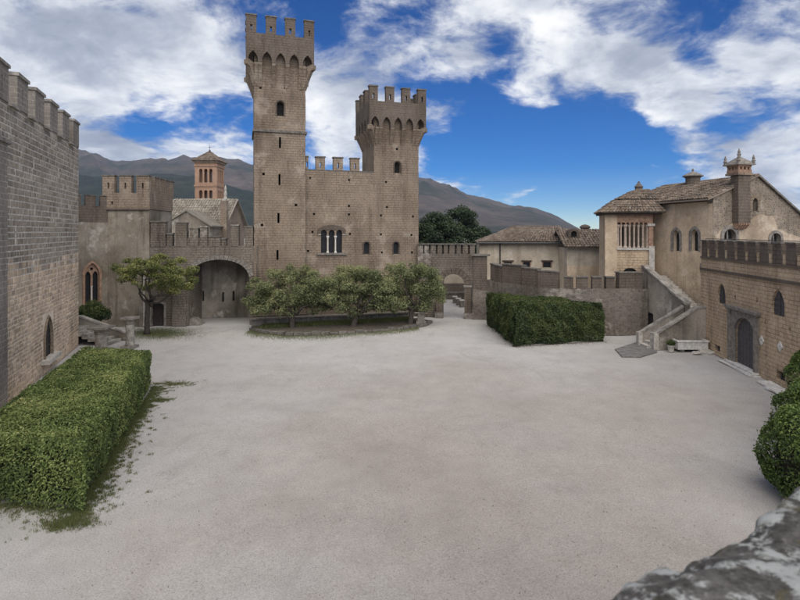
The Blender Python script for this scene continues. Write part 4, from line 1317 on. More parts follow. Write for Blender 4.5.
    MB().lathe([(.10, 0), (.16, .12), (.03, .3), (.02, .9)], c, b, 8, za - .05).box(c - .2, c + .2, b - .02, b + .02, za + .55, za + .6).build('cross', 'lead', t, rf)


church()


def left_stair():
    # steps that climb to the plastered wall, with a sloping parapet and two old stone columns
    fr = Frame(-18.4, 34.2, 180.0)          # x runs up the stair (to the left), y towards the eye is positive
    st = Thing('garden_stair', 'short stone stair with sloping parapet climbing left behind the clipped hedge', 'stair', fr, 1.5, 0)
    n = 6; tr, ri = .42, .17
    for i in range(n):
        x = .35 + i * tr
        MB().box(x, x + tr + .05, -.75, .75, 0 if i == 0 else i * ri - .1, (i + 1) * ri, j=.02).build('step', 'coping_light', st)
    MB().box(.35 + n * tr, 6.2, -2.6, .75, 0, n * ri, j=.004).build('landing', 'plaster_stair', st)
    MB().prism(jag([(0, 0), (6, 0), (6, 1.7), (3.1, 1.55), (.0, .42)], .6, .015, 3), -1.05, -.77).build('parapet', 'plaster_stair', st)
    MB().prism([(-.05, .42), (3.1, 1.55), (6, 1.7), (6, 1.79), (3.08, 1.65), (-.05, .53)], -1.1, -.72).build('parapet_coping', 'coping_light', st)

    def col(label, x, y, hgt, r, broken):
        c = Thing('stone_column', label, 'column', W0, x, y, 0, 'old stone columns by the garden stair')
        MB().box(x - r * 1.5, x + r * 1.5, y - r * 1.5, y + r * 1.5, 0, .16, j=.015).build('base', 'stone_trim', c)
        MB().lathe([(r * 1.15, 0), (r, .08), (r * .97, hgt * .35), (r * .92, hgt - .62)], x, y, 14, .16).build('shaft', 'coping_light' if not broken else 'stone_trim', c, smooth=True)
        zc = hgt - .46
        cp = MB().lathe([(r * .95, 0), (r * 1.15, .12), (r * 1.0, .16), (r * 1.45, .34), (r * 1.25, .36)], x, y, 12, zc)
        cp.box(x - r * 1.55, x + r * 1.55, y - r * 1.55, y + r * 1.55, zc + .34, zc + .46, j=.02)
        cp.build('capital', 'stone_trim', c)
    x, y = gnd(130, 348); col('taller weathered stone column with capital at the foot of the garden stair', x, y, 1.95, .26, False)
    x, y = gnd(101.5, 352); col('stubby dark broken stone column against the garden stair', x, y, 1.55, .36, True)
    # bowl on the stair wall
    x, y = -18.9, 36.0
    b = Thing('stone_bowl', 'dark shallow bowl planter standing behind the sloping stair parapet', 'planter', W0, x, y, 0)
    MB().lathe([(.16, 0), (.10, .1), (.10, 1.15), (.15, 1.2)], x, y, 10).build('foot', 'stone_trim', b)
    MB().lathe([(.12, 1.2), (.34, 1.32), (.40, 1.42), (.36, 1.42), (.10, 1.30)], x, y, 14).build('bowl', 'lead', b)
    # bush on the landing
    bx, by = (93 - 400) / FPX * 36.2, 36.2
    bu = Thing('round_bush', 'small dark round bush under the gothic window', 'bush', W0, bx, by, 1.0)
    P, N, K = blob_leaves([(-.35, 0, .75), (.35, -.1, .75), (.0, .1, 1.1), (.75, 0, .6), (-.8, .1, .7), (0, -.2, .4)], [.6, .6, .55, .5, .5, .6], 6500, 2.0, .9)
    link_mesh('foliage', leaf_mesh('foliage', P, N, np.full(len(P), .05), 'leaf_dark', K), bu.o)
    MB().tube([(bx, by, 1.0), (bx + .05, by, 1.8)], [.06, .03], 6).build('stem', 'bark', bu)


left_stair()


# ================================================================== GATE, GARDEN WALL, BUILDINGS BEHIND
GF = Frame(1.62, 44.75, -9.5)


def gate():
    h = GF.hit
    th = Thing('gate_wall', 'weathered stone gate wall with arched passage and low battlements', 'gate', GF, 3, 0)
    xe = h(487, 300)[0]; zt = h(450, 254)[1]
    a0, a1 = h(442.5, 300)[0], h(464.5, 300)[0]; az = h(453, 274)[1]
    ar = clean(round_arch((a0 + a1) / 2, a1 - a0, 0, az, 14, .95))
    out = clean([(-.1, 0), (ar[0][0], 0)] + ar[2:][::-1] + [(ar[1][0], 0), (xe, 0), (xe, zt), (-.1, zt)])
    MB().prism(out, 0, 1.1).build('wall', 'fort_wall', th)
    cx, rr = (a0 + a1) / 2, (a1 - a0) / 2; zs = az - rr * .95
    n = 11
    for k in range(n):
        def P(kk, s):
            a = math.pi * kk / n
            return (cx - (rr + s) * math.cos(a), zs + (rr * .95 + s) * math.sin(a))
        s1 = .50 + random.uniform(-.06, .08)
        MB().prism([P(k + .05, 0), P(k + .95, 0), P(k + .95, s1), P(k + .05, s1)], -.16 - random.random() * .04, .05).build('voussoir', 'tuff_dark', th)
    for s, x in ((-1, a0), (1, a1)):
        x0, x1 = (x - .55, x - .005) if s < 0 else (x + .005, x + .55)
        MB().box(x0, x1, -.22, .04, .45, zs - .2).build('jamb', 'tuff_dark', th)
        MB().box(x0 - .06, x1 + .06, -.30, .04, zs - .2, zs - .02, j=.012).build('impost', 'stone_trim', th)
        MB().box(x0 - .08, x1 + .08, -.34, .04, 0, .45, j=.02).build('plinth', 'stone_trim', th)
    # pilaster on the right and its broken lower buttress
    p0, p1 = h(473.5, 300)[0], h(487, 300)[0]
    MB().box(p0, p1, -.30, .04, 1.9, h(480, 256)[1], j=.01).build('pilaster', 'tuff_dark', th)
    MB().box(p0 - .15, p1 + .25, -.45, .02, h(480, 256)[1], h(480, 254)[1], j=.01).build('pilaster_cap', 'coping', th)
    MB().prism(jag([(p0 - .1, 0), (p1 + 1.1, 0), (p1 + .5, 1.2), (p1 + .05, 2.4), (p0, 2.5)], .4, .06, 5), -.5, .03).build('buttress', 'rubble_wall', th)
    # low battlements
    x = -.1; i = 0; z1 = h(440, 243.5)[1]
    while x < h(472, 250)[0]:
        w = .30 + random.random() * .14
        m = MB().prism(jag(rect(x, x + w, zt - .01, z1 - .07 - random.random() * .06), .3, .02, i), .0, .4).build('merlon', 'fort_wall', th)
        x += w + .16; i += 1
    MB().box(-.1, h(476, 250)[0], -.08, .5, z1 - .1, z1, j=.01).build('rail', 'coping', th)
    MB().box(-.1, h(472, 250)[0], .42, .5, zt, z1 - .1).build('panel', 'fort_wall', th)
    # things beyond the passage
    w = Frame(3.0, 57.0, 0)
    far = Thing('lane_wall', 'low brown retaining wall along the lane seen through the gate passage', 'wall', w, 5, 0)
    MB().prism(jag(rect(-6, 9, 0, .62), 1.5, .03), -.5, .1).build('wall', 'rubble_wall', far)
    MB().box(-6, 9, -.62, .15, .62, .74, j=.02).build('coping', 'coping', far)
    fh = Frame(3.0, 59.5, 0)
    hh = Thing('plastered_lane_wall', 'taller plastered wall with brown stone base beyond the gate passage', 'wall', fh, 5, 0)
    MB().box(-6, 10, -.06, .5, 0, 1.42).build('stone_base', 'tuff_dark', hh)
    MB().box(-6, 10, 0, .45, 1.42, 3.4).build('wall', 'plaster_pale', hh)
    MB().box(-6.1, 10.1, -.1, .55, 3.4, 3.5, j=.01).build('coping', 'coping', hh)
    for k, (px, py) in enumerate([(455, 303), (458.5, 305), (462, 307)]):
        x, y = gnd(px, py)
        b = Thing('stone_block', ['farthest dark stone block beyond the gate passage', 'middle dark stone block of the three beyond the gate', 'nearest dark stone block beyond the gate passage'][k], 'block', W0, x, y, 0, 'stone blocks on the lane beyond the gate')
        MB().box(x - .22, x + .22, y - .25, y + .25, 0, .62, j=.02, top=(x - .2, x + .2, y - .22, y + .22)).build('body', 'coping', b)
        MB().box(x - .25, x + .25, y - .28, y + .28, .62, .70, j=.01).build('cap', 'stone_pale', b)


gate()

GW = [(7.25, 43.6), (8.0, 41.2), (9.1, 39.2), (10.8, 37.7), (13.2, 36.8), (15.6, 36.6), (17.75, 37.2)]


def poly_wall(m, pts, z0, tops, th, back=True):
    """wall along a polyline, thickness th behind it"""
    n = len(pts); nor = []
    for i in range(n):
        a = Vector(pts[max(i - 1, 0)]); b = Vector(pts[min(i + 1, n - 1)]); d = (b - a).normalized(); nor.append(Vector((-d.y, d.x)))
    vs = []
    for i in range(n):
        p = Vector(pts[i]); q = p + nor[i] * th
        vs += [(p.x, p.y, z0), (p.x, p.y, tops[i]), (q.x, q.y, tops[i]), (q.x, q.y, z0)]
    fs = [(0, 1, 2, 3), tuple((n - 1) * 4 + k for k in (3, 2, 1, 0))]
    for i in range(n - 1):
        for k in range(4):
            fs.append((i * 4 + k, (i + 1) * 4 + k, (i + 1) * 4 + (k + 1) % 4, i * 4 + (k + 1) % 4))
    m.add(vs, fs); return m


def resample(pts, step):
    P = [Vector(p) for p in pts]; out = []; L = [0]
    for a, b in zip(P, P[1:]): L.append(L[-1] + (b - a).length)
    n = int(L[-1] / step)
    for k in range(n + 1):
        s = L[-1] * k / n
        i = max(j for j in range(len(L)) if L[j] <= s + 1e-6); i = min(i, len(P) - 2)
        f = (s - L[i]) / (L[i + 1] - L[i]); out.append(tuple(P[i].lerp(P[i + 1], f)))
    return out


def garden_wall():
    th = Thing('garden_wall', 'curved old garden wall with uneven brick merlons behind the dark hedge', 'wall', W0, 12.5, 37.2)
    # smooth the plan
    P = GW
    for _ in range(2):
        q = [P[0]]
        for a, b in zip(P, P[1:]):
            q += [(a[0] * .75 + b[0] * .25, a[1] * .75 + b[1] * .25), (a[0] * .25 + b[0] * .75, a[1] * .25 + b[1] * .75)]
        P = q + [P[-1]]
    pts = resample(P, .5)
    tops = []
    for i, (x, y) in enumerate(pts):
        px = 400 + x / y * FPX
        py = np.interp(px, [484, 500, 530, 558, 650], [279, 283, 286.5, 289, 289])
        tops.append(CAMZ + (HOR - py) / FPX * y + random.uniform(-.03, .03))
    poly_wall(MB(), pts, 0, tops, .6).build('wall', 'rubble_wall', th)

    def merlon(pxa, pxb, ya, yb, mat, cap=True, nm='merlon'):
        """a merlon spanning two photo columns on the wall line"""
        seg = []
        for i, (x, y) in enumerate(pts):
            px = 400 + x / y * FPX
            seg.append((px, x, y, tops[i]))
        def at(px):
            for a, b in zip(seg, seg[1:]):
                if a[0] <= px <= b[0]:
                    f = (px - a[0]) / (b[0] - a[0] + 1e-9); return [a[k] * (1 - f) + b[k] * f for k in range(4)]
            return seg[-1]
        A, B = at(pxa), at(pxb)
        d = Vector((B[1] - A[1], B[2] - A[2])); ln = d.length; d.normalize(); nr = Vector((-d.y, d.x))
        za, zb = CAMZ + (HOR - ya) / FPX * A[2], CAMZ + (HOR - yb) / FPX * B[2]
        m = MB()
        def box(o0, o1, l0, l1, zz0a, zz0b, zz1a, zz1b):
            vs = []
            for (l, z0_, z1_) in ((l0, zz0a, zz1a), (l1, zz0b, zz1b)):
                for o in (o0, o1):
                    p = Vector((A[1], A[2])) + d * l + nr * o
                    vs += [(p.x, p.y, z0_), (p.x, p.y, z1_)]
            return vs, [(0, 1, 5, 4), (2, 6, 7, 3), (0, 2, 3, 1), (4, 5, 7, 6), (1, 3, 7, 5), (0, 4, 6, 2)]
        m.add(*box(.03, .48, 0, ln, A[3] - .12, B[3] - .12, za - .08, zb - .08))
        o = m.build(nm, mat, th)
        c = MB(); c.add(*box(-.03, .54, -.03, ln + .03, za - .08, zb - .08, za, zb)); c.build('cap_stone', 'coping', th, o)
    merlon(490, 501, 263, 266, 'tuff_dark')
    merlon(502, 521, 263.5, 265, 'tuff_dark'); merlon(521.6, 537, 267, 268.5, 'tuff_dark'); merlon(537.6, 558, 270, 271.5, 'tuff_dark')
    for a, b in ((564, 573), (576.5, 588), (592.5, 602), (606.5, 615)):
        merlon(a, b, 276.5, 276.5, 'tuff_dark')
    merlon(619.5, 643, 272, 272, 'tuff_dark')


garden_wall()


def long_house():
    fr = Frame(7.2, 49.5, -6.0)
    h = fr.hit
    th = Thing('long_low_house', 'long low plastered outbuilding with tiled roof behind the garden wall', 'house', fr, 6, 0)
    xe = h(566, 260)[0]; zt = h(520, 242.5)[1]; xs = .35
    small = [rect(h(a, 268)[0], h(b, 268)[0], h(a, 267.5)[1], h(a, 262)[1]) for a, b in ((504, 512), (523, 530), (543, 551))]
    MB().prism(rect(xs, xe, 0, zt), 0, .5, small).box(xs, xe, 6, 6.5, 0, zt).box(xs, xs + .5, .5, 6, 0, zt).box(xe - .5, xe, .5, 6, 0, zt).build('wall', 'plaster_pale', th)
    for s in small:
        o = MB().prism(grow(s, .08), -.05, .04, [s]).build('window', 'terracotta', th)
        MB().prism(s, .2, .24).build('pane', 'glass', th, o)
        MB().box(s[0][0] - .15, s[1][0] + .15, -.14, .04, s[2][1] + .06, s[2][1] + .16).build('lintel', 'wood_dark', th, o)
    zr = h(520, 228, 3.2)[1] + .15
    MB().box(xs - .3, xe + .1, -.55, .1, zt - .12, zt + .02).build('eave_board', 'wood_dark', th)
    MB().tube([(xs - .3, -.6, zt - .04), (xe + .1, -.6, zt - .04)], [.09, .09], 8).tube([(h(500, 250)[0], -.12, zt - .1), (h(500, 250)[0], -.12, .2)], [.06, .06], 8).build('gutter', 'lead', th)
    A0, A1, A2, A3 = (xs - .2, -.55, zt + .05), (xe + .1, -.55, zt + .05), (xe + .1, 7.0, zt + .05), (xs - .2, 7.0, zt + .05)
    B0, B1 = (xs + 3.4, 3.2, zr), (xe + .1, 3.2, zr)
    MB().add([A0, A1, A2, A3, B0, B1], [(0, 1, 5, 4), (1, 2, 5), (2, 3, 4, 5), (3, 0, 4), (3, 2, 1, 0)]).build('roof', 'roof_red', th)
    m = MB(); tile_roof(m, (xs - .2, -.6, zt + .1), (xe + .1, -.6, zt + .1), (xe + .1, 3.2, zr + .03), (xs + 3.4, 3.2, zr + .03), .26, .45, 8, .10)
    stuff(m.build('roof_tiles', 'roof_red', th, normals=False))
    # arched roof vents
    def vent(px, py0, py1, w, yy):
        x, z0 = h(px, py1, yy); z1 = h(px, py0, yy)[1]
        ar = clean(round_arch(x, w, z0 - .3, z1, 10))
        inn = clean(round_arch(x, w * .55, z0 + .05, z1 - w * .2, 8))
        o = MB().prism(ar, yy, yy + .9, [inn]).build('roof_vent', 'tuff_dark', th)
        MB().prism(inn, yy + .3, yy + .34).build('vent_shade_panel', 'painted_dark', th, o)
    vent(531, 232.5, 242, .85, 1.2)
    x, z0 = h(547, 240, 2.0)
    MB().box(x - 1.2, x + 1.2, 1.9, 3.4, z0 + .15, z0 + .3, j=.02).box(x - 1.0, x + 1.0, 2.2, 3.2, z0 - .3, z0 + .15).build('roof_hatch', 'terracotta', th)

    f2 = Frame(14.9, 45.5, -4.0); h = f2.hit
    t2 = Thing('tile_roofed_annex', 'small plastered annex with sagging clay tile roof beside the loggia', 'house', f2, 2, 0)
    xa, xb = h(567, 260)[0], h(607, 260)[0]; zt = h(590, 248)[1]
    MB().prism(rect(xa, xb + 1, 0, zt), 0, .5).box(xa, xa + .5, .5, 4, 0, zt).box(xa, xb + 1, 4, 4.5, 0, zt).build('wall', 'plaster_pale', t2)
    MB().box(xa + .02, xb + 1, -.03, .01, 0, h(590, 266)[1]).build('patched_dado', 'plaster_house', t2)
    zr = h(590, 230, 3.0)[1]
    MB().prism([(-.5, zt), (3.0, zr - .1), (4.8, zt + .6), (4.8, zt + .7), (3.0, zr), (-.5, zt + .08)], xa - .3, xb + 1, axis='x').build('roof', 'roof', t2)
    m = MB(); tile_roof(m, (xa - .35, -.55, zt + .08), (xb + 1, -.55, zt + .08), (xb + 1, 3.0, zr + .05), (xa - .2, 3.0, zr + .1), .24, .40, 12, .10)
    stuff(m.build('roof_tiles', 'roof_red', t2, normals=False))
    x, z0 = h(574, 240, .9)
    ar = clean(round_arch(x, 1.0, z0 - .3, h(574, 228.5, .9)[1], 10)); inn = clean(round_arch(x, .5, z0 + .1, h(574, 231, .9)[1], 8))
    o = MB().prism(ar, .9, 2.0, [inn]).build('roof_vent', 'tuff_dark', t2)
    MB().prism(inn, 1.2, 1.24).build('vent_shade_panel', 'painted_dark', t2, o)
    x, z0 = h(585, 231, 3.2)
    MB().lathe([(.40, -.6), (.40, .25), (.5, .3), (.5, .4), (.3, .55), (.05, .62)], x, 3.2, 10, z0).build('chimney', 'tuff_dark', t2)


long_house()


# ================================================================== RIGHT HOUSE, LOGGIA, STAIR, BRICK WALL
K0 = (20.6, 34.2)
HD = math.degrees(math.atan2(-.972, .235))           # long side seen from the court: x runs towards the eye
HF = Frame(K0[0] - .235 * 9, K0[1] + .972 * 9, HD)   # x: 0 (far) .. 9 (corner)
GBF = Frame(K0[0], K0[1], 13.6)                       # gable side, x runs right


def right_house():
    h = HF.hit
    th = Thing('ochre_house', 'ochre plastered house with rubble gable, tiled roof and tall brick chimney', 'house', HF, 4.5, 4)
    ze = GBF.hit(713, 197)[1]
    w1 = clean(lancet(h(676.5, 240)[0], .62, h(676.5, 251)[1], h(676.5, 230)[1], 6, .75))
    w2 = clean(lancet(h(695, 240)[0], .62, h(695, 251)[1], h(695, 229)[1], 6, .75))
    MB().prism(rect(0, 8.96, 0, ze), 0, .55, [w1, w2]).build('facade_wall', 'plaster_house', th)
    for w in (w1, w2):
        window(th, w, 0, 'stone_trim', .20, 'glass', .3, mull=3)
    # square vent grille
    gx, gz = h(704, 268)
    MB().box(gx - .3, gx + .3, -.06, .02, gz - .3, gz + .3).build('wall_grille', 'stone_trim', th)
    # gable wall, built in the gable's own frame then brought into the house frame
    g = GBF.hit

    def to_house(mb):
        out = []
        for x, y, z in mb.v:
            wv = GBF.world(x, y, z); X, Y = wv.x - HF.o.x, wv.y - HF.o.y
            out.append((X * HF.c + Y * HF.s, -X * HF.s + Y * HF.c, z))
        mb.v = out; return mb
    xr, zr = g(757, 177)
    x8, z8 = g(800, 216)
    xb_, zb_ = g(789, 205)
    wd = x8 + 2.2
    ap = [(0, 0), (wd, 0), (wd, z8 - 1.5), (x8, z8), (xb_, zb_), (xr, zr), (0, ze)]
    bigw = clean(round_arch(g(729, 240)[0], .95, g(729, 262)[1], g(729, 229)[1], 10))
    bigw2 = clean(round_arch(g(775, 240)[0], .85, g(775, 262)[1], g(775, 233)[1], 10))
    upw = clean(lancet(g(754.3, 205)[0], .42, g(754, 211)[1], g(754, 198)[1], 6, .7))
    me = MB().prism(jag(ap, 1.2, .02), .0, .5, [bigw, bigw2, upw])
    uvsrc = me
    to_house(me).build('gable_wall', 'rubble_gable', th)
    # plaster that still clings to the lower and middle gable
    pl = MB().prism(jag([(0.02, 0), (wd - .5, 0), (wd - .5, g(800, 245)[1]), (g(778, 230)[0], g(778, 229)[1]), (g(772, 215)[0], g(772, 216)[1]), (g(758, 215)[0], g(758, 214)[1]), (g(741, 226)[0], g(741, 226)[1]), (g(733, 222)[0], g(733, 223)[1]), (g(722, 225)[0], g(722, 228)[1]), (.02, g(714, 240)[1])], .35, .07, 8), -.035, .004, [bigw, bigw2])
    to_house(pl).build('plaster_patch', 'plaster_gable', th)
    for wi, (w, tm, tw) in enumerate(((bigw, 'stone_trim', .24), (bigw2, 'stone_trim', .18), (upw, 'tuff', .2))):
        o = to_house(MB().prism(clean(grow(w, tw)), -.10, .05, [w])).build('window', tm, th)
        to_house(MB().prism(grow(w, .03), .26, .30)).build('pane', 'glass', th, o)
        if wi < 2:
            xs = [p[0] for p in w]; c = (min(xs) + max(xs)) / 2
            to_house(MB().box(c - .05, c + .05, .12, .2, w[0][1], max(p[1] for p in w))).build('mullion', 'stone_trim', th, o)
            to_house(MB().box(min(xs), max(xs), .13, .19, max(p[1] for p in w) - .75, max(p[1] for p in w) - .66)).build('transom', 'stone_trim', th, o)
    # roof: left slope over the court, right slope behind
    Lr = 9.6
    def H(x, y, z):     # gable-frame point -> house frame
        wv = GBF.world(x, y, z); X, Y = wv.x - HF.o.x, wv.y - HF.o.y
        return (X * HF.c + Y * HF.s, -X * HF.s + Y * HF.c, z)
    e0, e1 = H(-.55, Lr, ze - .22), H(-.55, -.18, ze - .22)
    r0, r1 = H(xr, Lr - 1.2, zr + .05), H(xr, -.18, zr + .05)
    m = MB().add([e0, e1, r1, r0] + [(p[0], p[1], p[2] + .1) for p in (e0, e1, r1, r0)], [(0, 1, 2, 3), (4, 7, 6, 5), (0, 4, 5, 1), (1, 5, 6, 2), (2, 6, 7, 3), (3, 7, 4, 0)])
    rf = m.build('roof', 'roof', th)
    m = MB(); tile_roof(m, (e0[0], e0[1], e0[2] + .12), (e1[0], e1[1], e1[2] + .12), (r1[0], r1[1], r1[2] + .12), (r0[0], r0[1], r0[2] + .12), .23, .38, 21, .095)
    stuff(m.build('roof_tiles', 'roof', th, rf, normals=False))
    s0, s1, s2, s3 = H(xr, -.18, zr + .05), H(x8 + 2.0, -.18, z8 - 1.35), H(x8 + 2.0, Lr, z8 - 1.35), H(xr, Lr - 1.2, zr + .05)
    MB().add([s0, s1, s2, s3] + [(p[0], p[1], p[2] + .14) for p in (s0, s1, s2, s3)], [(0, 1, 2, 3), (4, 7, 6, 5), (0, 4, 5, 1), (1, 5, 6, 2), (2, 6, 7, 3), (3, 7, 4, 0)]).build('roof_slope', 'coping', th)
    e2 = H(x8 + 2.0, Lr, z8 - 1.35)
    MB().add([H(-.3, Lr - .1, 0), H(wd, Lr - .1, 0), H(wd, Lr - .1, z8 - 1.5), H(xr, Lr - 1.1, zr), H(-.3, Lr - .1, ze - .2)], [(0, 1, 2, 3, 4)])
    MB().box(.0, 9, -.42, .0, ze - .28, ze - .16).build('eave_board', 'wood_dark', th)
    # tall chimney on the gable: shaft, corbelled foot, lantern head with four pinnacles
    c0, c1 = g(738.5, 200, -.5)[0], g(750.5, 200, -.5)[0]; cz0 = g(745, 223)[1]; cz1 = g(745, 176)[1]; ct = g(742, 166)[1]; cr = g(742, 158)[1]; ca = g(742, 150.5)[1]
    cc = (c0 + c1) / 2; dp = .50
    ch = to_house(MB().prism(jag(rect(c0, c1, cz0, cz1), .6, .01), -dp, .1)).build('chimney', 'tuff_dark', th)
    for k in range(5):
        x = c0 + .1 + (c1 - c0 - .2) * k / 4
        to_house(MB().prism([(-dp + .02, cz0), (-dp + .02, cz0 - .12), (-.25, cz0 - .38), (.0, cz0 - .42), (.0, cz0)], x - .06, x + .06, axis='x')).build('corbel', 'terracotta', th, ch)
    to_house(MB().box(c0 - .12, c1 + .12, -dp - .10, .42, cz1, cz1 + .14)).build('chimney_ledge', 'tuff', th, ch)
    hd = MB().box(c0 - .05, c1 + .05, -dp - .05, .37, cz1 + .14, cz1 + .35)
    for ix in range(4):
        for iy in range(4):
            if ix in (0, 3) or iy in (0, 3):
                x = c0 - .03 + (c1 - c0 - .08) * ix / 3; y = -dp - .03 + (.25 + dp) * iy / 3
                hd.box(x, x + .13, y, y + .13, cz1 + .35, ct - .1)
    hd.box(c0 - .05, c1 + .05, -dp - .05, .37, ct - .12, ct)
    hd.box(c0 + .15, c1 - .15, -dp + .15, .2, cz1 + .3, ct - .1)
    to_house(hd).build('chimney_head', 'terracotta', th, ch)
    xm, ym = cc, (.32 - dp) / 2
    e = .22
    cap = MB().box(c0 - e, c1 + e, -dp - e, .32 + e, ct, ct + .07)
    cap.add([(c0 - e, -dp - e, ct + .07), (c1 + e, -dp - e, ct + .07), (c1 + e, .32 + e, ct + .07), (c0 - e, .32 + e, ct + .07), (xm, ym, cr + .1)], [(0, 1, 4), (1, 2, 4), (2, 3, 4), (3, 0, 4), (3, 2, 1, 0)])
    to_house(cap).build('chimney_roof', 'stone_trim', th, ch)
    for x, y, s in ((c0 - .12, -dp - .12, 1), (c1 + .12, -dp - .12, 1), (c1 + .12, .4, 1), (c0 - .12, .4, 1), (xm, ym, 1.1)):
        z = ct + .07 if (x, y) != (xm, ym) else cr
        to_house(MB().lathe([(.09, 0), (.10, .18), (.13, .22), (.07, .30), (.09, .38), (.015, .62)], x, y, 8, z)).build('pinnacle', 'stone_trim', th, ch)
    # smaller round chimney on the ridge
    x, z = g(704, 176)
    q = H(xr - .3, 5.2, 0)
    zz = zr + .0
    sc = MB().lathe([(.52, -.5), (.52, .45), (.60, .48), (.60, .56)], q[0], q[1], 12, zz); s_ = sc.build('ridge_chimney', 'tuff_dark', th)
    lid = MB().lathe([(.74, .56), (.74, .62), (.3, .86), (.06, .95), (.10, 1.05), (.02, 1.2)], q[0], q[1], 12, zz); lid.build('chimney_roof', 'stone_trim', th, s_)

    # ---- loggia
    lf = Frame(15.75, 38.9, -12.0); h = lf.hit
    lo = Thing('loggia', 'columned loggia with double hipped tile roof at the head of the stair', 'loggia', lf, 1.6, 1.5)
    xL, xR = h(617, 240)[0], h(653, 240)[0]; zf = h(635, 250)[1]; zt = h(635, 213)[1]; zc = h(635, 226)[1]
    xw = h(605, 240)[0]
    dpth = 4.2
    win = clean(round_arch(h(630, 270)[0], .9, h(630, 276)[1], h(630, 268)[1], 8, .6))
    MB().prism(rect(xL, xR, 0, zf), 0, .45, [win]).box(xR - .45, xR - .002, .45, dpth, 0, zf).build('brick_wall', 'house_brick', lo)
    MB().prism(win, .2, .24).build('window', 'glass', lo)
    MB().box(xw, xL - .002, -.02, 2.6, 0, zt - .12).build('flank_wall', 'plaster_house', lo)
    MB().box(xL, xR + .05, -.12, .5, zf, zf + .16, j=.008).build('balustrade_ledge', 'stone_pale', lo)
    MB().box(xR - .3, xR + .08, -.14, .3, zf - 1.6, zf + .3, j=.006).build('corner_post', 'stone_pale', lo)
    MB().box(xL, xR, .5, dpth, zf - .3, zf - .02).build('floor', 'stone_trim', lo)
    MB().box(xL, xR + .6, dpth, dpth + .3, zf, zt).build('partition_or_shade_panel', 'tuff_dark', lo)
    # arcade above the columns
    n = 7; pw = (xR - .35 - xL) / n
    ars = []; zsp = h(635, 224.5)[1]
    pts = []
    for i in range(n):
        c = xL + pw * (i + .5); w = pw * .74
        ar = clean(round_arch(c, w, zsp - .01, zsp + w * .75, 8))[2:]
        pts += [(c - w / 2, zsp)] + ar[::-1][1:-1] + [(c + w / 2, zsp)]
    MB().prism(clean([(xL, zsp)] + pts + [(xR, zsp), (xR, zt - .02), (xL, zt - .02)]), .02, .34).build('arcade', 'terracotta', lo)
    for i in range(n + 1):
        c = xL + pw * i if i else xL + .08
        H_ = zsp - zf - .16
        big = i in (0, 2)
        r_ = .068 if not big else .10
        MB().lathe([(r_ * 1.5, 0), (r_ * 1.5, .08), (r_, .14), (r_ * .92, H_ - .26), (r_ * 1.1, H_ - .22), (r_ * 1.6, H_ - .1), (r_ * 1.6, H_)], c, .18, 12, zf + .16).build('column', 'column_stone', lo, smooth=False)
    # pier and side bay towards the house
    MB().box(xR - .30, xR + .02, -.01, .42, zf + .16, zsp - .12).build('corner_pier', 'terracotta', lo)
    MB().box(xR - .38, xR + .12, -.10, .5, zsp - .12, zsp + .06).build('capital', 'stone_pale', lo)
    side = clean([(0.42, zsp), (.42, zt - .02), (1.9, zt - .02), (1.9, zsp)] + [(1.16 + .60 * math.cos(a), zsp + .42 * math.sin(a)) for a in [k * math.pi / 8 for k in range(9)]])
    MB().prism(side, xR - .28, xR, axis='x').build('arch', 'terracotta', lo)
    MB().box(xR - .3, xR + .05, 1.7, 2.1, zf, zsp - .05).build('pier', 'plaster_house', lo)
    # roof in two tiers
    def hip(x0, x1, y0, y1, z0, z1, inset, seed, nm):
        a = [(x0, y0, z0), (x1, y0, z0), (x1, y1, z0), (x0, y1, z0)]; b = [(x0 + inset, y0 + inset, z1), (x1 - inset * .4, y0 + inset, z1), (x1 - inset * .4, y1, z1), (x0 + inset, y1, z1)]
        o = MB().add(a + b, [(3, 2, 1, 0), (4, 5, 6, 7), (0, 1, 5, 4), (1, 2, 6, 5), (2, 3, 7, 6), (3, 0, 4, 7)]).build(nm, 'roof', lo)
        m = MB()
        up = lambda p: (p[0], p[1], p[2] + .04)
        tile_roof(m, up(a[0]), up(a[1]), up(b[1]), up(b[0]), .22, .36, seed, .09)
        tile_roof(m, up(a[1]), up(a[2]), up(b[2]), up(b[1]), .22, .36, seed + 1, .09)
        tile_roof(m, up(a[3]), up(a[0]), up(b[0]), up(b[3]), .22, .36, seed + 2, .09)
        stuff(m.build('roof_tiles', 'roof', lo, o, normals=False))
    zt2 = h(640, 202)[1]
    hip(xw - .35, xR + .75, -.65, 3.0, zt + .0, zt2 + .1, 1.25, 30, 'roof_tier')
    MB().box(xw - .2, xR + .5, -.45, 2.9, zt - .12, zt - .004).build('eave_board', 'wood_dark', lo)
    hip(xL + .35, xR + .9, .75, 4.6, zt2 + .22, zt2 + 1.05, 1.6, 40, 'roof_tier')
    MB().box(xL + .4, xR + .6, 1.1, dpth, zt2 - .1, zt2 + .21).build('roof_kerb', 'wood_dark', lo)
    MB().lathe([(.3, 0), (.28, .3), (.36, .35), (.12, .6), (.05, .8)], xL + 2.1, 2.6, 8, zt2 + .98).build('roof_finial', 'tuff_dark', lo)


right_house()


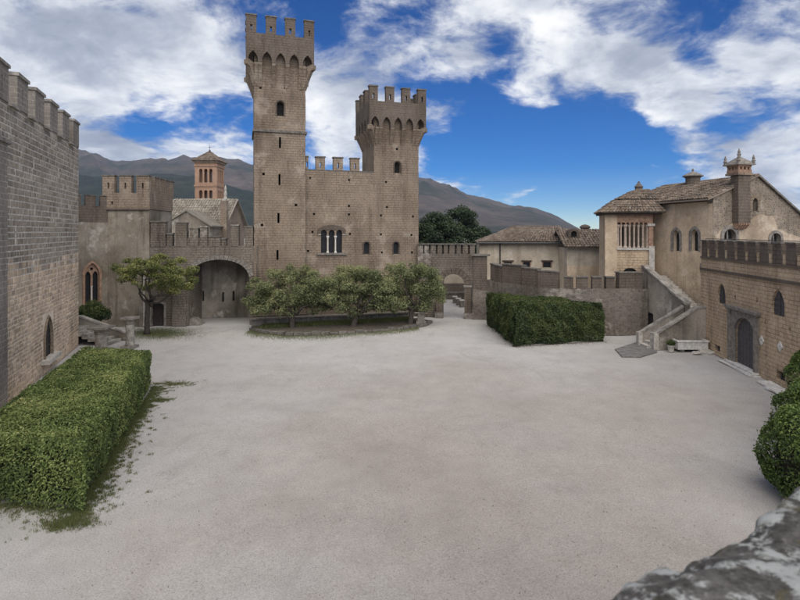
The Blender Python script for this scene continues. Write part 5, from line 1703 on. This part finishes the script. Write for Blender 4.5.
def stairs():
    # ---- lower flight along x, upper flight up along the house wall
    sf = Frame(15.25, 32.15, 0.0)
    st = Thing('stone_staircase', 'plastered outdoor staircase with two flights and sloping stone copings', 'staircase', sf, 2.5, .7)
    zl = 1.85; n = 10; x0, x1 = .15, 3.15
    tr = (x1 - x0) / n; ri = zl / n
    for i in range(n):
        a = x0 + i * tr
        MB().box(a, a + tr + .04, .34, 1.28, max(0, i * ri - .12), (i + 1) * ri, j=.008).build('step', 'stone_pale', st)
    MB().box(x1, 5.1, .34, 1.6, zl - .2, zl - .004).build('landing', 'stone_trim', st)
    MB().prism(jag([(.55, 0), (4.55, 0), (4.55, 2.62), (3.25, 2.62), (.55, .92)], .7, .012, 2), 0, .33).build('facade_wall', 'plaster_stair', st)
    MB().prism([(.50, .86), (3.25, 2.60), (4.6, 2.60), (4.6, 2.71), (3.22, 2.71), (.50, 1.0)], -.05, .37).build('coping', 'coping_light', st)
    MB().box(4.2, 4.6, .33, 1.9, 0, 2.60).build('flank_wall', 'plaster_stair', st)
    MB().prism(jag([(.2, 0), (3.0, 0), (3.0, 2.45), (.2, .72)], .7, .012, 4), 1.30, 1.55).build('partition_or_shade_panel', 'plaster_stair', st)
    MB().prism([(.12, .66), (3.0, 2.44), (3.0, 2.56), (.12, .80)], 1.26, 1.60).build('coping', 'coping_light', st)
    MB().box(.08, .34, 1.24, 1.62, 0, .86, j=.01).build('newel_post', 'stone_pale', st)
    MB().box(.42, .72, -.06, .40, 0, 1.04, j=.01).build('newel_post', 'stone_pale', st)
    # upper flight: frame along its outer wall, from the landing up to the loggia
    A, B = Vector((18.35, 33.45)), Vector((17.72, 37.9))
    d = (B - A); L = d.length; uf = Frame(B.x, B.y, math.degrees(math.atan2(-d.y, -d.x)))   # x from the top (far) down to the landing
    up = Thing('stair_flight', 'upper stair flight rising along the house wall to the loggia', 'staircase', uf, L / 2, .5)
    zh, zlw = 4.75, 2.62
    door = clean(round_arch(uf.hit(649.5, 320)[0], .85, 0, 1.55, 8, .2))
    out = clean([(-.2, 0)] + [(door[0][0], 0)] + door[2:][::-1] + [(door[1][0], 0), (L, 0), (L, zlw), (0, zh), (-.2, zh)])
    MB().prism(out, 0, .35).build('stair_wall', 'plaster_stair', up)
    MB().prism([(-.2, zh), (0, zh), (L, zlw), (L, zlw + .13), (0, zh + .13), (-.2, zh + .13)], -.06, .42).build('coping', 'coping_light', up)
    MB().prism(door, .18, .22).build('door', 'wood_dark', up)
    n = 14; z0 = zl; z1 = 4.1
    for i in range(n):
        xb = L - .1 - i * (L / n)
        MB().box(xb - L / n - .03, xb, .36, 1.75, z0 + (z1 - z0) * i / n - .25, z0 + (z1 - z0) * (i + 1) / n, j=.008).build('step', 'stone_pale', up)
    MB().prism([(0, 0), (L - .05, 0), (L - .05, z0 - .05), (0, z1 - .25)], .4, 1.75).build('stair_mass', 'plaster_stair', up)
    # paving slab at the foot
    pts = [gnd(615, 349.5), gnd(637, 342.5), gnd(657, 346), gnd(657, 352.5), gnd(640, 357.5), gnd(622, 357)]
    m = MB().prism(pts, -.03, .045, axis='z')
    solo('foot_slab', m, 'stone_slab', 'flat dark paving slab at the foot of the staircase', 'paving slab', loc=(pts[4][0], pts[4][1], 0))
    # trough, pots and loose stones in front of the stair
    x, y = gnd(690, 351)
    tr_ = Thing('stone_trough', 'carved pale stone trough standing against the stair wall', 'trough', W0, x, y)
    o = MB()
    xo, yo = .92, .34
    MB().prism(rect(x - xo, x + xo, y - yo, y + yo), .16, .62, [rect(x - xo + .1, x + xo - .1, y - yo + .1, y + yo - .1)], axis='z').build('body', 'stone_white', tr_)
    MB().prism(rect(x - xo - .05, x + xo + .05, y - yo - .05, y + yo + .05), .62, .70, [rect(x - xo + .08, x + xo - .08, y - yo + .08, y + yo - .08)], axis='z').build('rim', 'stone_white', tr_)
    MB().box(x - xo + .05, x + xo - .05, y - yo + .05, y + yo - .05, .3, .5).build('soil', 'soil', tr_)
    for s in (-1, 1): MB().box(x + s * .6 - .12, x + s * .6 + .12, y - .25, y + .25, 0, .16, j=.01).build('foot', 'stone_trim', tr_)

    def pot(label, px, py, r_, hh, mat, leaf, seed):
        x, y = gnd(px, py)
        p = Thing('flower_pot', label, 'flower pot', W0, x, y, 0, 'flower pots by the staircase')
        MB().lathe([(r_ * .72, 0), (r_ * .9, hh * .6), (r_, hh * .8), (r_ * 1.1, hh * .82), (r_ * 1.1, hh), (r_ * .9, hh), (r_ * .85, hh * .85)], x, y, 14).build('pot', mat, p)
        P, N, K = blob_leaves([(0, 0, hh + r_ * .6)], [r_ * 1.2], 2600 / r_, seed)
        link_mesh('plant', leaf_mesh('plant', P, N, np.full(len(P), .045), leaf, K), p.o)
    pot('white pot with a small dark plant left of the stone trough', 671, 352, .20, .42, 'stone_pale', 'leaf_dark', 3)
    pot('dark clay pot with straggly plant in the corner right of the trough', 708, 346, .26, .5, 'terracotta', 'leaf_dark', 4)
    for k, (px, py, s) in enumerate([(704, 352, .28), (711, 353.5, .22), (697, 354, .18), (716, 352.5, .2)]):
        x, y = gnd(px, py)
        m = MB().box(x - s * 1.5, x + s * 1.5, y - s, y + s, 0, s * .7, j=.05, top=(x - s * 1.2, x + s * 1.2, y - s * .8, y + s * .8))
        solo('loose_stone', m, 'stone_pale', ['largest flat loose stone right of the trough', 'low pale loose stone near the corner of the brick wall', 'small loose stone directly in front of the trough end', 'pale loose stone closest to the brick wall vent'][k], 'stone', 'loose stones by the trough', loc=(x, y, 0))


stairs()


RW = Frame(18.95, 32.4, math.degrees(math.atan2(-.9915, -.13)))


def brick_wall():
    h = RW.hit
    th = Thing('brick_wing', 'ochre block wing wall on the right with arched door and battlemented terrace', 'castle wing', RW, 8, 0)
    XE = 24.0
    zt = h(740, 258.5)[1]; zm = h(740, 240)[1]
    zt = 5.75; zm = 6.82
    cx = (h(735.5, 345)[0] + h(757, 345)[0]) / 2; dw = h(757, 345)[0] - h(735.5, 345)[0]
    dz = h(746, 318)[1]
    door = clean(round_arch(cx, dw, 0, dz, 12, .95))
    l1 = clean(lancet(h(721.5, 295)[0], .95, h(721.5, 304)[1], h(721.5, 283)[1], 7, .8))
    l2 = clean(lancet(h(778, 300)[0], 1.05, h(778, 316)[1], h(778, 289)[1], 7, .8))
    l3 = clean(lancet(h(778, 300)[0] + 6, 1.05, l2[0][1], max(p[1] for p in l2), 7, .8))
    v1 = rect(h(714.5, 346)[0], h(720, 346)[0], .25, .62); v2 = rect(h(776, 370)[0], h(785, 370)[0], .3, .75)
    put = []
    for px, py in [(735, 298), (765, 322), (728, 318), (757, 300), (790, 330)]:
        a, b = h(px, py); put.append(rect(a - .07, a + .07, b - .12, b + .12))
    out = clean([(-.4, 0), (door[0][0], 0)] + door[2:][::-1] + [(door[1][0], 0), (XE, 0), (XE, zt), (-.4, zt)])
    MB().prism(out, 0, .8, [l1, l2, l3, v1, v2] + put).build('wall', 'house_brick', th)
    MB().box(-.4, XE, .81, 9.5, zt - .9, zt - .5).build('terrace_floor', 'stone_trim', th)
    MB().box(-.4, .3, .8, 3.0, 0, zt - .9).box(XE - .7, XE, .8, 9, 0, zt - .9).build('flank_wall', 'house_brick', th)
    MB().box(.3, XE - .7, 2.2, 2.4, 0, zt - .95).build('partition_or_shade_panel', 'painted_dark', th)  # added near-black panel: painted darkness behind the openings, no real partition
    for l in (l1, l2, l3):
        window(th, l, 0, None, .1, 'wood_grey', .12, mull=4)
    for v in (v1, v2):
        o = MB().prism(v, .3, .34).build('cellar_vent_shade', 'painted_dark', th)
        for k in range(3):
            x = v[0][0] + (v[1][0] - v[0][0]) * (k + 1) / 4
            MB().box(x - .02, x + .02, .14, .18, v[0][1], v[2][1]).build('bar', 'lead', th, o)
    # door: carved surround, cornice, plank leaves
    s0, s1 = h(730.5, 345)[0], h(759, 345)[0]; sz = h(745, 311)[1]
    sr = clean([(s0, 0), (door[0][0], 0)] + door[2:][::-1] + [(door[1][0], 0), (s1, 0), (s1, sz), (s0, sz)])
    ds = MB().prism(sr, -.10, .05).build('door', 'stone_trim', th)
    MB().box(s0 - .2, s1 + .2, -.30, .04, sz, sz + .14, j=.008).box(s0 - .1, s1 + .1, -.2, .04, sz - .1, sz).build('door_cornice', 'stone_trim', th, ds)
    for sx in (s0 + .12, s1 - .12):
        MB().box(sx - .12, sx + .12, -.17, -.09, 0, sz - .1).build('door_pilaster', 'stone_trim', th, ds)
    nb = 7
    for k in range(nb):
        a = door[0][0] + dw * k / nb; b = door[0][0] + dw * (k + 1) / nb
        zz = dz - dw * .475 + dw * .475 * math.sqrt(max(0, 1 - ((abs((a + b) / 2 - cx)) / (dw / 2)) ** 2)) + .06
        MB().box(a + .008, b - .008, .10, .15, 0.05, zz).build('plank', 'wood_grey', th, ds)
    MB().box(door[0][0] - .1, door[1][0] + .1, .155, .18, .0, dz).build('door_batten', 'wood_dark', th, ds)
    a, b = s0 - .5, s1 + .45
    MB().box(a + .25, b - .25, -.55, -.02, 0, .08, j=.035).box(a + .42, b - .42, -.32, .09, .08, .16, j=.012).build('doorstep', 'stone_white', th, ds)
    # diamond plaques
    for px, py in [(731.5, 330.5), (762, 340.5), (780.5, 346.5)]:
        x, z = h(px, py); s = .20
        MB().prism([(x, z - s * 1.25), (x + s, z), (x, z + s * 1.25), (x - s, z)], -.04, .02, [[(x, z - .07), (x + .06, z), (x, z + .07), (x - .06, z)]]).build('diamond_plaque', 'stone_white', th)
    # string courses
    zs = h(745, 268)[1]
    zs = 5.0
    MB().box(-.4, XE, -.10, .02, zs - .08, zs + .07, j=.006).build('string_course', 'tuff_dark', th)
    MB().box(-.4, XE, -.06, .02, zt - .1, zt + .03, j=.006).build('parapet_ledge', 'tuff_dark', th)
    # terrace battlements: wide dark merlons, narrow gaps with a short post in each, thin rail on top
    x = -.35; pitch = 1.10
    k = 0
    while x < XE - 1:
        w = .72
        o = MB().prism(jag(rect(x, x + w, zt + .0, zm - .08), .4, .01, k), -.01, .38).build('merlon', 'tuff_dark', th)
        MB().box(x - .03, x + w + .03, -.05, .42, zm - .08, zm, j=.006).build('cap_stone', 'coping', th, o)
        MB().box(x + w + .09, x + w + .28, -.008, .3, zt + .0, zt + .50, j=.006).build('gap_post', 'house_brick', th)
        x += pitch; k += 1
    MB().tube([(-.3, .2, zm + .06), (XE - 1, .2, zm + .06)], [.022, .022], 6).build('rail', 'lead', th)
    # quoins at the near-left corner
    for k in range(14):
        MB().box(-.42, -.42 + (.55 if k % 2 else .35), -.03, .3, k * .36 + .01, k * .36 + .34, j=.006).build('quoin', 'house_brick', th)
    # pale kerb slabs at the foot
    for k in range(2):
        x0, _ = h(772, 380); x = x0 + k * .95
        MB().box(x + .02, x + .92, -.75 + random.uniform(-.12, .06), -.05, 0, .09, j=.03).build('kerb_slab', 'stone_white', th)


brick_wall()


# ================================================================== PLANTING
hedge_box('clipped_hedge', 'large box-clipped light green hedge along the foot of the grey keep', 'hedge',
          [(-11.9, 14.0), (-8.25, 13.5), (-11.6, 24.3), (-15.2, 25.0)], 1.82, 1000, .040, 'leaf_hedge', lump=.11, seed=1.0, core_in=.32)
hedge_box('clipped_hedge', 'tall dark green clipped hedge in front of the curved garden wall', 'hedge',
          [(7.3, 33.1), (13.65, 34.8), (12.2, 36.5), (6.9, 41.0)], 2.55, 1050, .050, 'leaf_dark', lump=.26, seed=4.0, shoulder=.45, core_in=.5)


def clipped_shrub(label, x, y, rx, ry, h, seed):
    th = Thing('clipped_shrub', label, 'shrub', W0, x, y, 0, 'clipped shrubs along the brick wing')
    n = int(8500 * (rx + ry) * h / 2)
    d = rng.normal(0, 1, (n, 3)); d /= np.linalg.norm(d, axis=1, keepdims=True)
    q = np.sign(d) * np.abs(d) ** .62                     # squarish, as if cut with shears
    p = q * np.array([rx, ry, h / 2]); p /= np.maximum(1, np.linalg.norm(q, axis=1, keepdims=True) / 1.12)
    p[:, 2] += h / 2
    dep = np.abs(rng.normal(0, .10, n))
    k = 1 + hnoise(p, 1.3, seed) * .17 + hnoise(p, 3.6, seed + 2) * .09 - dep / max(rx, ry) + (rng.random(n) > .96) * rng.random(n) * .07
    p[:, :2] *= k[:, None]; p[:, 2] = h / 2 + (p[:, 2] - h / 2) * k
    p[:, 2] = np.maximum(p[:, 2], .05)
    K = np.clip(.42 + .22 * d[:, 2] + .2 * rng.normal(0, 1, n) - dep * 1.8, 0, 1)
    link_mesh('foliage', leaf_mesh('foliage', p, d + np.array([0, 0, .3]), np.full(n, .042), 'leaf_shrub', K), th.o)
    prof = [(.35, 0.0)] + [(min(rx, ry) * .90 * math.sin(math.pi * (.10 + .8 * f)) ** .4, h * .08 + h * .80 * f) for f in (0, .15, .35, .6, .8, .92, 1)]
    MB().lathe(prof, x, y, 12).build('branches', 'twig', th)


clipped_shrub('farthest clipped shrub on the right, beside the kerb slabs', 15.75, 18.7, 1.1, 1.5, 3.25, 1.0)
clipped_shrub('middle clipped shrub in the row on the right', 13.85, 16.1, 1.45, 1.7, 2.7, 3.0)
clipped_shrub('nearest and lowest clipped shrub, just above the lichened parapet', 11.55, 13.8, 1.45, 1.55, 2.45, 6.0)
clipped_shrub('tall clipped shrub beside the brick wing wall at the picture edge', 15.1, 15.6, 1.2, 1.2, 3.0, 8.0)


def bed_trees():
    specs = [('pollarded tree at the left end of the stone-edged bed', 292, 329.5, (0, 0), 1.3, 1),
             ('leaning middle tree of the stone-edged bed', 353, 328.5, (.28, .1), 1.35, 2),
             ('pollarded tree at the right end of the stone-edged bed near the gate', 410, 325.5, (.15, 0), 1.4, 3)]
    for lab, px, py, lean, th_, sd in specs:
        x, y = gnd(px, py); r = random.Random(sd * 7)
        blobs = []
        span = {1: (-3.1, 3.2), 2: (-3.2, 3.1), 3: (-3.0, 2.5)}[sd]
        for k in range(84):
            f = r.random(); bx = span[0] + (span[1] - span[0]) * (k + .5) / 84
            edge = 1 - abs(bx / 3.2) ** 3.0
            bz = 1.35 + r.random() * (3.45 * max(edge, .68))
            blobs.append((bx, r.uniform(-1.1, 1.1), bz, r.uniform(.34, .70)))
        tree('pollarded_tree', lab, x, y, th_, .21, blobs, 'leaf_pale', .075, 1250, lean, seed=sd, sub=3, group='trees in the stone-edged bed')
    # small tree before the corner tower: flat crown on twisting limbs
    x, y = gnd(147, 334)
    r = random.Random(3); blobs = []
    for k in range(80):
        a = r.random() * 6.28; rad = math.sqrt(r.random())
        bx = rad * math.cos(a) * 2.75 + .6; by = rad * math.sin(a) * 1.9
        bz = 4.7 + r.uniform(-1.5, 1.05) * (1 - .45 * rad) - (.5 if bx > 1.8 else 0)
        blobs.append((bx, by, bz, r.uniform(.26, .52)))
    for bx, bz in ((1.6, 3.1), (2.2, 3.4), (1.0, 3.3), (2.6, 3.7), (-1.6, 4.2), (2.9, 3.3), (.4, 3.6)):
        blobs.append((bx, r.uniform(-.5, .3), bz, .4))
    tree('umbrella_tree', 'small flat-crowned tree with twisting bare limbs before the corner tower', x, y, 2.35, .17, blobs, 'leaf_tree', .07, 1150, (.05, 0), seed=9, sub=2, squash=.65)
    # dark evergreens behind the gate
    for k, (px, dd, zt, rw, lab) in enumerate([(436, 62, 9.6, 3.0, 'dark evergreen tree rising behind the gate nearest the short tower'), (462, 66, 10.0, 3.2, 'dark evergreen tree behind the gate farthest from the short tower')]):
        x = (px - 400) / FPX * dd; r = random.Random(k + 20)
        blobs = []
        for q in range(22):
            a = r.random() * 6.28; rad = math.sqrt(r.random()) * rw
            zc = 6.6 + (zt - 6.9) * (1 - (rad / rw) ** 2) * r.uniform(.45, 1.15)
            blobs.append((rad * math.cos(a), rad * math.sin(a), zc, r.uniform(.8, 1.15)))
        for q in range(22):
            a = r.random() * 6.28; blobs.append((rw * .85 * math.cos(a), rw * .85 * math.sin(a), r.uniform(4.0, 7.2), 1.15))
        tree('evergreen_tree', lab, x, dd, 4.0, .35, blobs, 'leaf_oak', .13, 600, seed=k + 5, sub=2, group='evergreens behind the gate')


bed_trees()


def bed():
    th = Thing('planting_bed', 'long stone-edged planting bed at the foot of the towers', 'planting bed', W0, -4.5, 39.5)
    front = [gnd(*p) for p in [(251, 329.5), (262, 333), (290, 335.2), (330, 334.6), (370, 332), (400, 329.3), (424, 326.2), (431, 322.6)]]
    back = [(1.5, 43.2), (-4.0, 41.6), (-11.2, 39.6)]
    MB().prism(front + back, 0, .16, axis='z').build('soil', 'soil', th)
    pts = resample(front, .62)
    for a, b in zip(pts, pts[1:]):
        A, B = Vector(a), Vector(b); d = (B - A); L = d.length; d.normalize(); n = Vector((-d.y, d.x))
        q = [A + d * .02 - n * .16, B - d * .02 - n * .16, B - d * .02 + n * .18, A + d * .02 + n * .18]
        hgt = .19 + random.uniform(-.05, .05)
        vs = [(p.x + random.uniform(-.02, .02), p.y + random.uniform(-.02, .02), z + (random.uniform(-.02, .02) if z else 0)) for z in (0, hgt) for p in q]
        MB().add(vs, [(0, 3, 2, 1), (4, 5, 6, 7), (0, 1, 5, 4), (1, 2, 6, 5), (2, 3, 7, 6), (3, 0, 4, 7)]).build('kerb_stone', 'coping', th)
    # low wall behind the trunks
    lw = Thing('low_wall', 'low grey stone wall behind the trees of the bed', 'wall', CF, 6, -1.0)
    for k in range(12):
        MB().box(-.2 + k * 1.05, -.2 + k * 1.05 + 1.02, -1.1, -.55, 0, .50 + random.uniform(-.02, .02), j=.012).build('stone_course', 'stone_slab', lw)
    MB().box(-.3, 12.5, -1.2, -.5, .53, .62, j=.01).build('coping', 'stone_trim', lw)
    x, y = gnd(421, 325)
    pd = Thing('stone_pedestal', 'small grey stone pedestal at the right end of the bed', 'pedestal', W0, x, y)
    MB().box(x - .38, x + .38, y - .3, y + .3, .1, .35, j=.01).build('base', 'stone_trim', pd)
    MB().box(x - .27, x + .27, y - .22, y + .22, .35, .95, j=.01).build('shaft', 'stone_trim', pd)
    MB().box(x - .5, x + .5, y - .36, y + .36, .95, 1.08, j=.012).build('top_slab', 'coping_light', pd)
    # grass in and before the bed
    P = []
    fr = resample(front, .05)
    for (x, y) in fr[: int(len(fr) * .86)]:
        for _ in range(48):
            P.append((x + random.uniform(-.1, .1), y - .12 - abs(random.gauss(0, .75)), -.01))
    tuft_field('grass', P, .055)
    P = [(random.uniform(-10.5, 1.0), 0, .155) for _ in range(16000)]
    P = [(x, 37.9 + (x + 10) * .3 + random.uniform(0, 1.6) + .6, z) for x, y, z in P]
    tuft_field('grass', P, .14)


bed()


def court_grass():
    P = []
    # strip at the foot of the left hedge, thinning into the gravel
    a, b = Vector((-8.15, 13.4)), Vector((-11.4, 24.6))
    for k in range(1500):
        f = random.random(); q = a.lerp(b, f)
        o = random.expovariate(1 / (.15 + .08 * (math.sin(f * 9) * .5 + .5))) - .28
        cx, cy = q.x + o * .95, q.y + o * .25
        for _ in range(random.randrange(14, 46)):
            P.append((random.gauss(cx, .045), random.gauss(cy, .045), -.015))
    for k in range(420):                                  # front of the hedge
        f = random.random(); cx, cy = -12.0 + 3.9 * f, 13.95 - .45 * f + .2 - random.expovariate(4.5)
        for _ in range(random.randrange(5, 26)):
            P.append((random.gauss(cx, .045), random.gauss(cy, .045), -.015))
    for cx, cy, s, n in ((-8.35, 13.1, .34, 3800), (-11.0, 25.0, .5, 3500), (-10.4, 22.6, .25, 1500)):
        for k in range(n // 14):
            gx, gy = random.gauss(cx, s), random.gauss(cy, s * .5)
            for _ in range(14): P.append((random.gauss(gx, .05), random.gauss(gy, .05), -.015))
    tuft_field('grass', P, .045)
    Q = []
    for (c1, c2) in (((7.2, 33.0), (13.7, 34.7)), ((6.9, 41), (7.2, 33.0))):
        c1, c2 = Vector(c1), Vector(c2); d_ = (c2 - c1).normalized(); n_ = Vector((d_.y, -d_.x))
        for k in range(3500):
            q = c1.lerp(c2, random.random()) + n_ * (random.expovariate(5) - .25); Q.append((q.x, q.y, -.008))
    Q = np.array(Q); n_ = len(Q)
    lit = link_mesh('leaf_litter', leaf_mesh('leaf_litter', Q, np.tile([0, 0, 1.0], (n_, 1)), np.full(n_, .022), 'litter', rng.random(n_), .25)); stuff(lit)
    P = []
    for k in range(16000):                                # under the umbrella tree
        px, py = random.gauss(158, 17), random.gauss(333, 3.0)
        if py < 327 or py > 343: continue
        x, y = gnd(px, py); P.append((x, y, -.01))
    tuft_field('grass', P, .05)
    # scattered leaves and little stones on the gravel
    m = MB(); r = random.Random(4)
    for k in range(1600):
        y = 9.5 + 24 * r.random() ** 1.3; x = r.uniform(-.72, .78) * y
        if x < -8 - (y - 13.5) * .32 + .2 or x > 16: continue
        s = r.uniform(.008, .020); a = r.random() * 6.28
        q = [(x + s * math.cos(a + t) * r.uniform(.7, 1.3), y + s * math.sin(a + t) * r.uniform(.7, 1.3), 0.004 - .02) for t in (0, 2.1, 4.2)]
        m.add(q + [(x, y, s * .6)], [(0, 1, 3), (1, 2, 3), (2, 0, 3)], r.uniform(.01, 1))
    o = m.build('loose_gravel', 'block'); stuff(o)


court_grass()


# ================================================================== LICHENED PARAPET BY THE EYE
def near_parapet():
    d = Vector((.855, .518)).normalized(); n = Vector((d.y, -d.x))      # n: towards the eye
    p0 = Vector((.41, 1.09))
    ang = math.degrees(math.atan2(d.y, d.x))
    fr = Frame(p0.x, p0.y, ang)
    th = Thing('terrace_parapet', 'blurred lichen-covered stone parapet in the near right corner', 'parapet', fr, .5, 0)
    MB().box(-1.2, 9.0, -.60, -.04, 0, 6.22).build('wall', 'rubble_wall', th)
    ztop = 6.57
    cuts = [-1.2, -.32, 2.05, 3.3, 4.4]
    for k, (a, b) in enumerate(zip(cuts, cuts[1:])):
        nx, ny = 150, 70
        V = []; F = []
        def surf(i, j):
            # superellipse cross-section swept along x: i along, j round the section
            t = math.pi * 2 * j / ny; c, s = math.cos(t), math.sin(t)
            yy = -.32 + .34 * math.copysign(abs(c) ** .55, c); zz = ztop - .17 + .17 * math.copysign(abs(s) ** .55, s)
            xx = a + .012 + (b - a - .024) * i / nx
            return [xx, yy, zz]
        for i in range(nx + 1):
            for j in range(ny): V.append(surf(i, j))
        V = np.array(V)
        e = np.minimum((V[:, 0] - a), (b - V[:, 0])); sh = np.clip(e / .07, .0, 1) ** .5
        V[:, 1] = -.32 + (V[:, 1] + .32) * (.82 + .18 * sh); V[:, 2] = ztop - .17 + (V[:, 2] - ztop + .17) * (.80 + .20 * sh)
        nz = hnoise(V, 5.5, k * 3.1) * .018 + hnoise(V, 14, k + 2.0) * .011 + hnoise(V, 31, k + 5.0) * .007 + hnoise(V, 67, k + 9.0) * .004
        V[:, 2] += nz * 1.1; V[:, 1] += nz
        for i in range(nx):
            for j in range(ny):
                F.append((i * ny + j, i * ny + (j + 1) % ny, (i + 1) * ny + (j + 1) % ny, (i + 1) * ny + j))
        F.append(tuple(range(ny))); F.append(tuple(nx * ny + j for j in range(ny)))
        MB().add(V.tolist(), F).build('coping_stone', 'parapet', th, smooth=True)
    MB().box(-1.2, 4.4, -.62, -.05, 6.18, 6.30).build('mortar_bed', 'mortar', th)


near_parapet()


# ================================================================== RIDGE TREES AND AIR
def ridge_trees():
    m = MB(); r = random.Random(12)
    for k in range(70):
        px = r.uniform(116, 163); d = 2290 + r.uniform(-40, 20)
        py = np.interp(px, [p[0] for p in RIDGES[0][3]], [p[1] for p in RIDGES[0][3]])
        x, z = (px - 400) / FPX * d, CAMZ + (HOR - py) / FPX * d - 4
        hgt = r.uniform(14, 24); w = hgt * .32
        m.tube([(x, d, z), (x, d, z + hgt * .45)], [1.2, .8], 5)
        m.lathe([(w * .2, 0), (w * .8, hgt * .08), (w, hgt * .22), (w * .7, hgt * .4), (w * .1, hgt * .5)], x, d, 7, z + hgt * .42)
    stuff(m.build('ridge_wood', 'twig'))


ridge_trees()


def haze():
    m, t = new_mat('air')
    v = t.n('ShaderNodeVolumePrincipled', {'Color': (.62, .76, 1.0, 1), 'Density': HAZE})
    o = t.n('ShaderNodeOutputMaterial')
    t.t.links.new(v.outputs[0], o.inputs['Volume'])
    MT['air'] = m
    h = MB().box(-3500, 3500, -2600, 3300, -1.2, 330).build('haze', 'air')
    stuff(h)


HAZE = 0.00012
haze()


# plain descriptions for the uncountable stuff
for o in scene.objects:
    if o.parent is None and o.get('kind') == 'stuff' and 'label' not in o:
        k = o.name.split('.')[0]
        o['label'] = {'grass': 'short green grass growing at the edges of the gravel court', 'leaf_litter': 'fine brown leaf litter at the foot of the dark hedge',
                      'loose_gravel': 'loose little stones scattered over the gravel', 'ridge_wood': 'far line of dark trees on the mountain ridge',
                      'haze': 'thin bluish air in front of the mountains'}.get(k, 'fine ground cover on the court')
        o['category'] = {'grass': 'grass', 'leaf_litter': 'leaf litter', 'loose_gravel': 'gravel', 'ridge_wood': 'wood', 'haze': 'haze'}.get(k, 'ground cover')
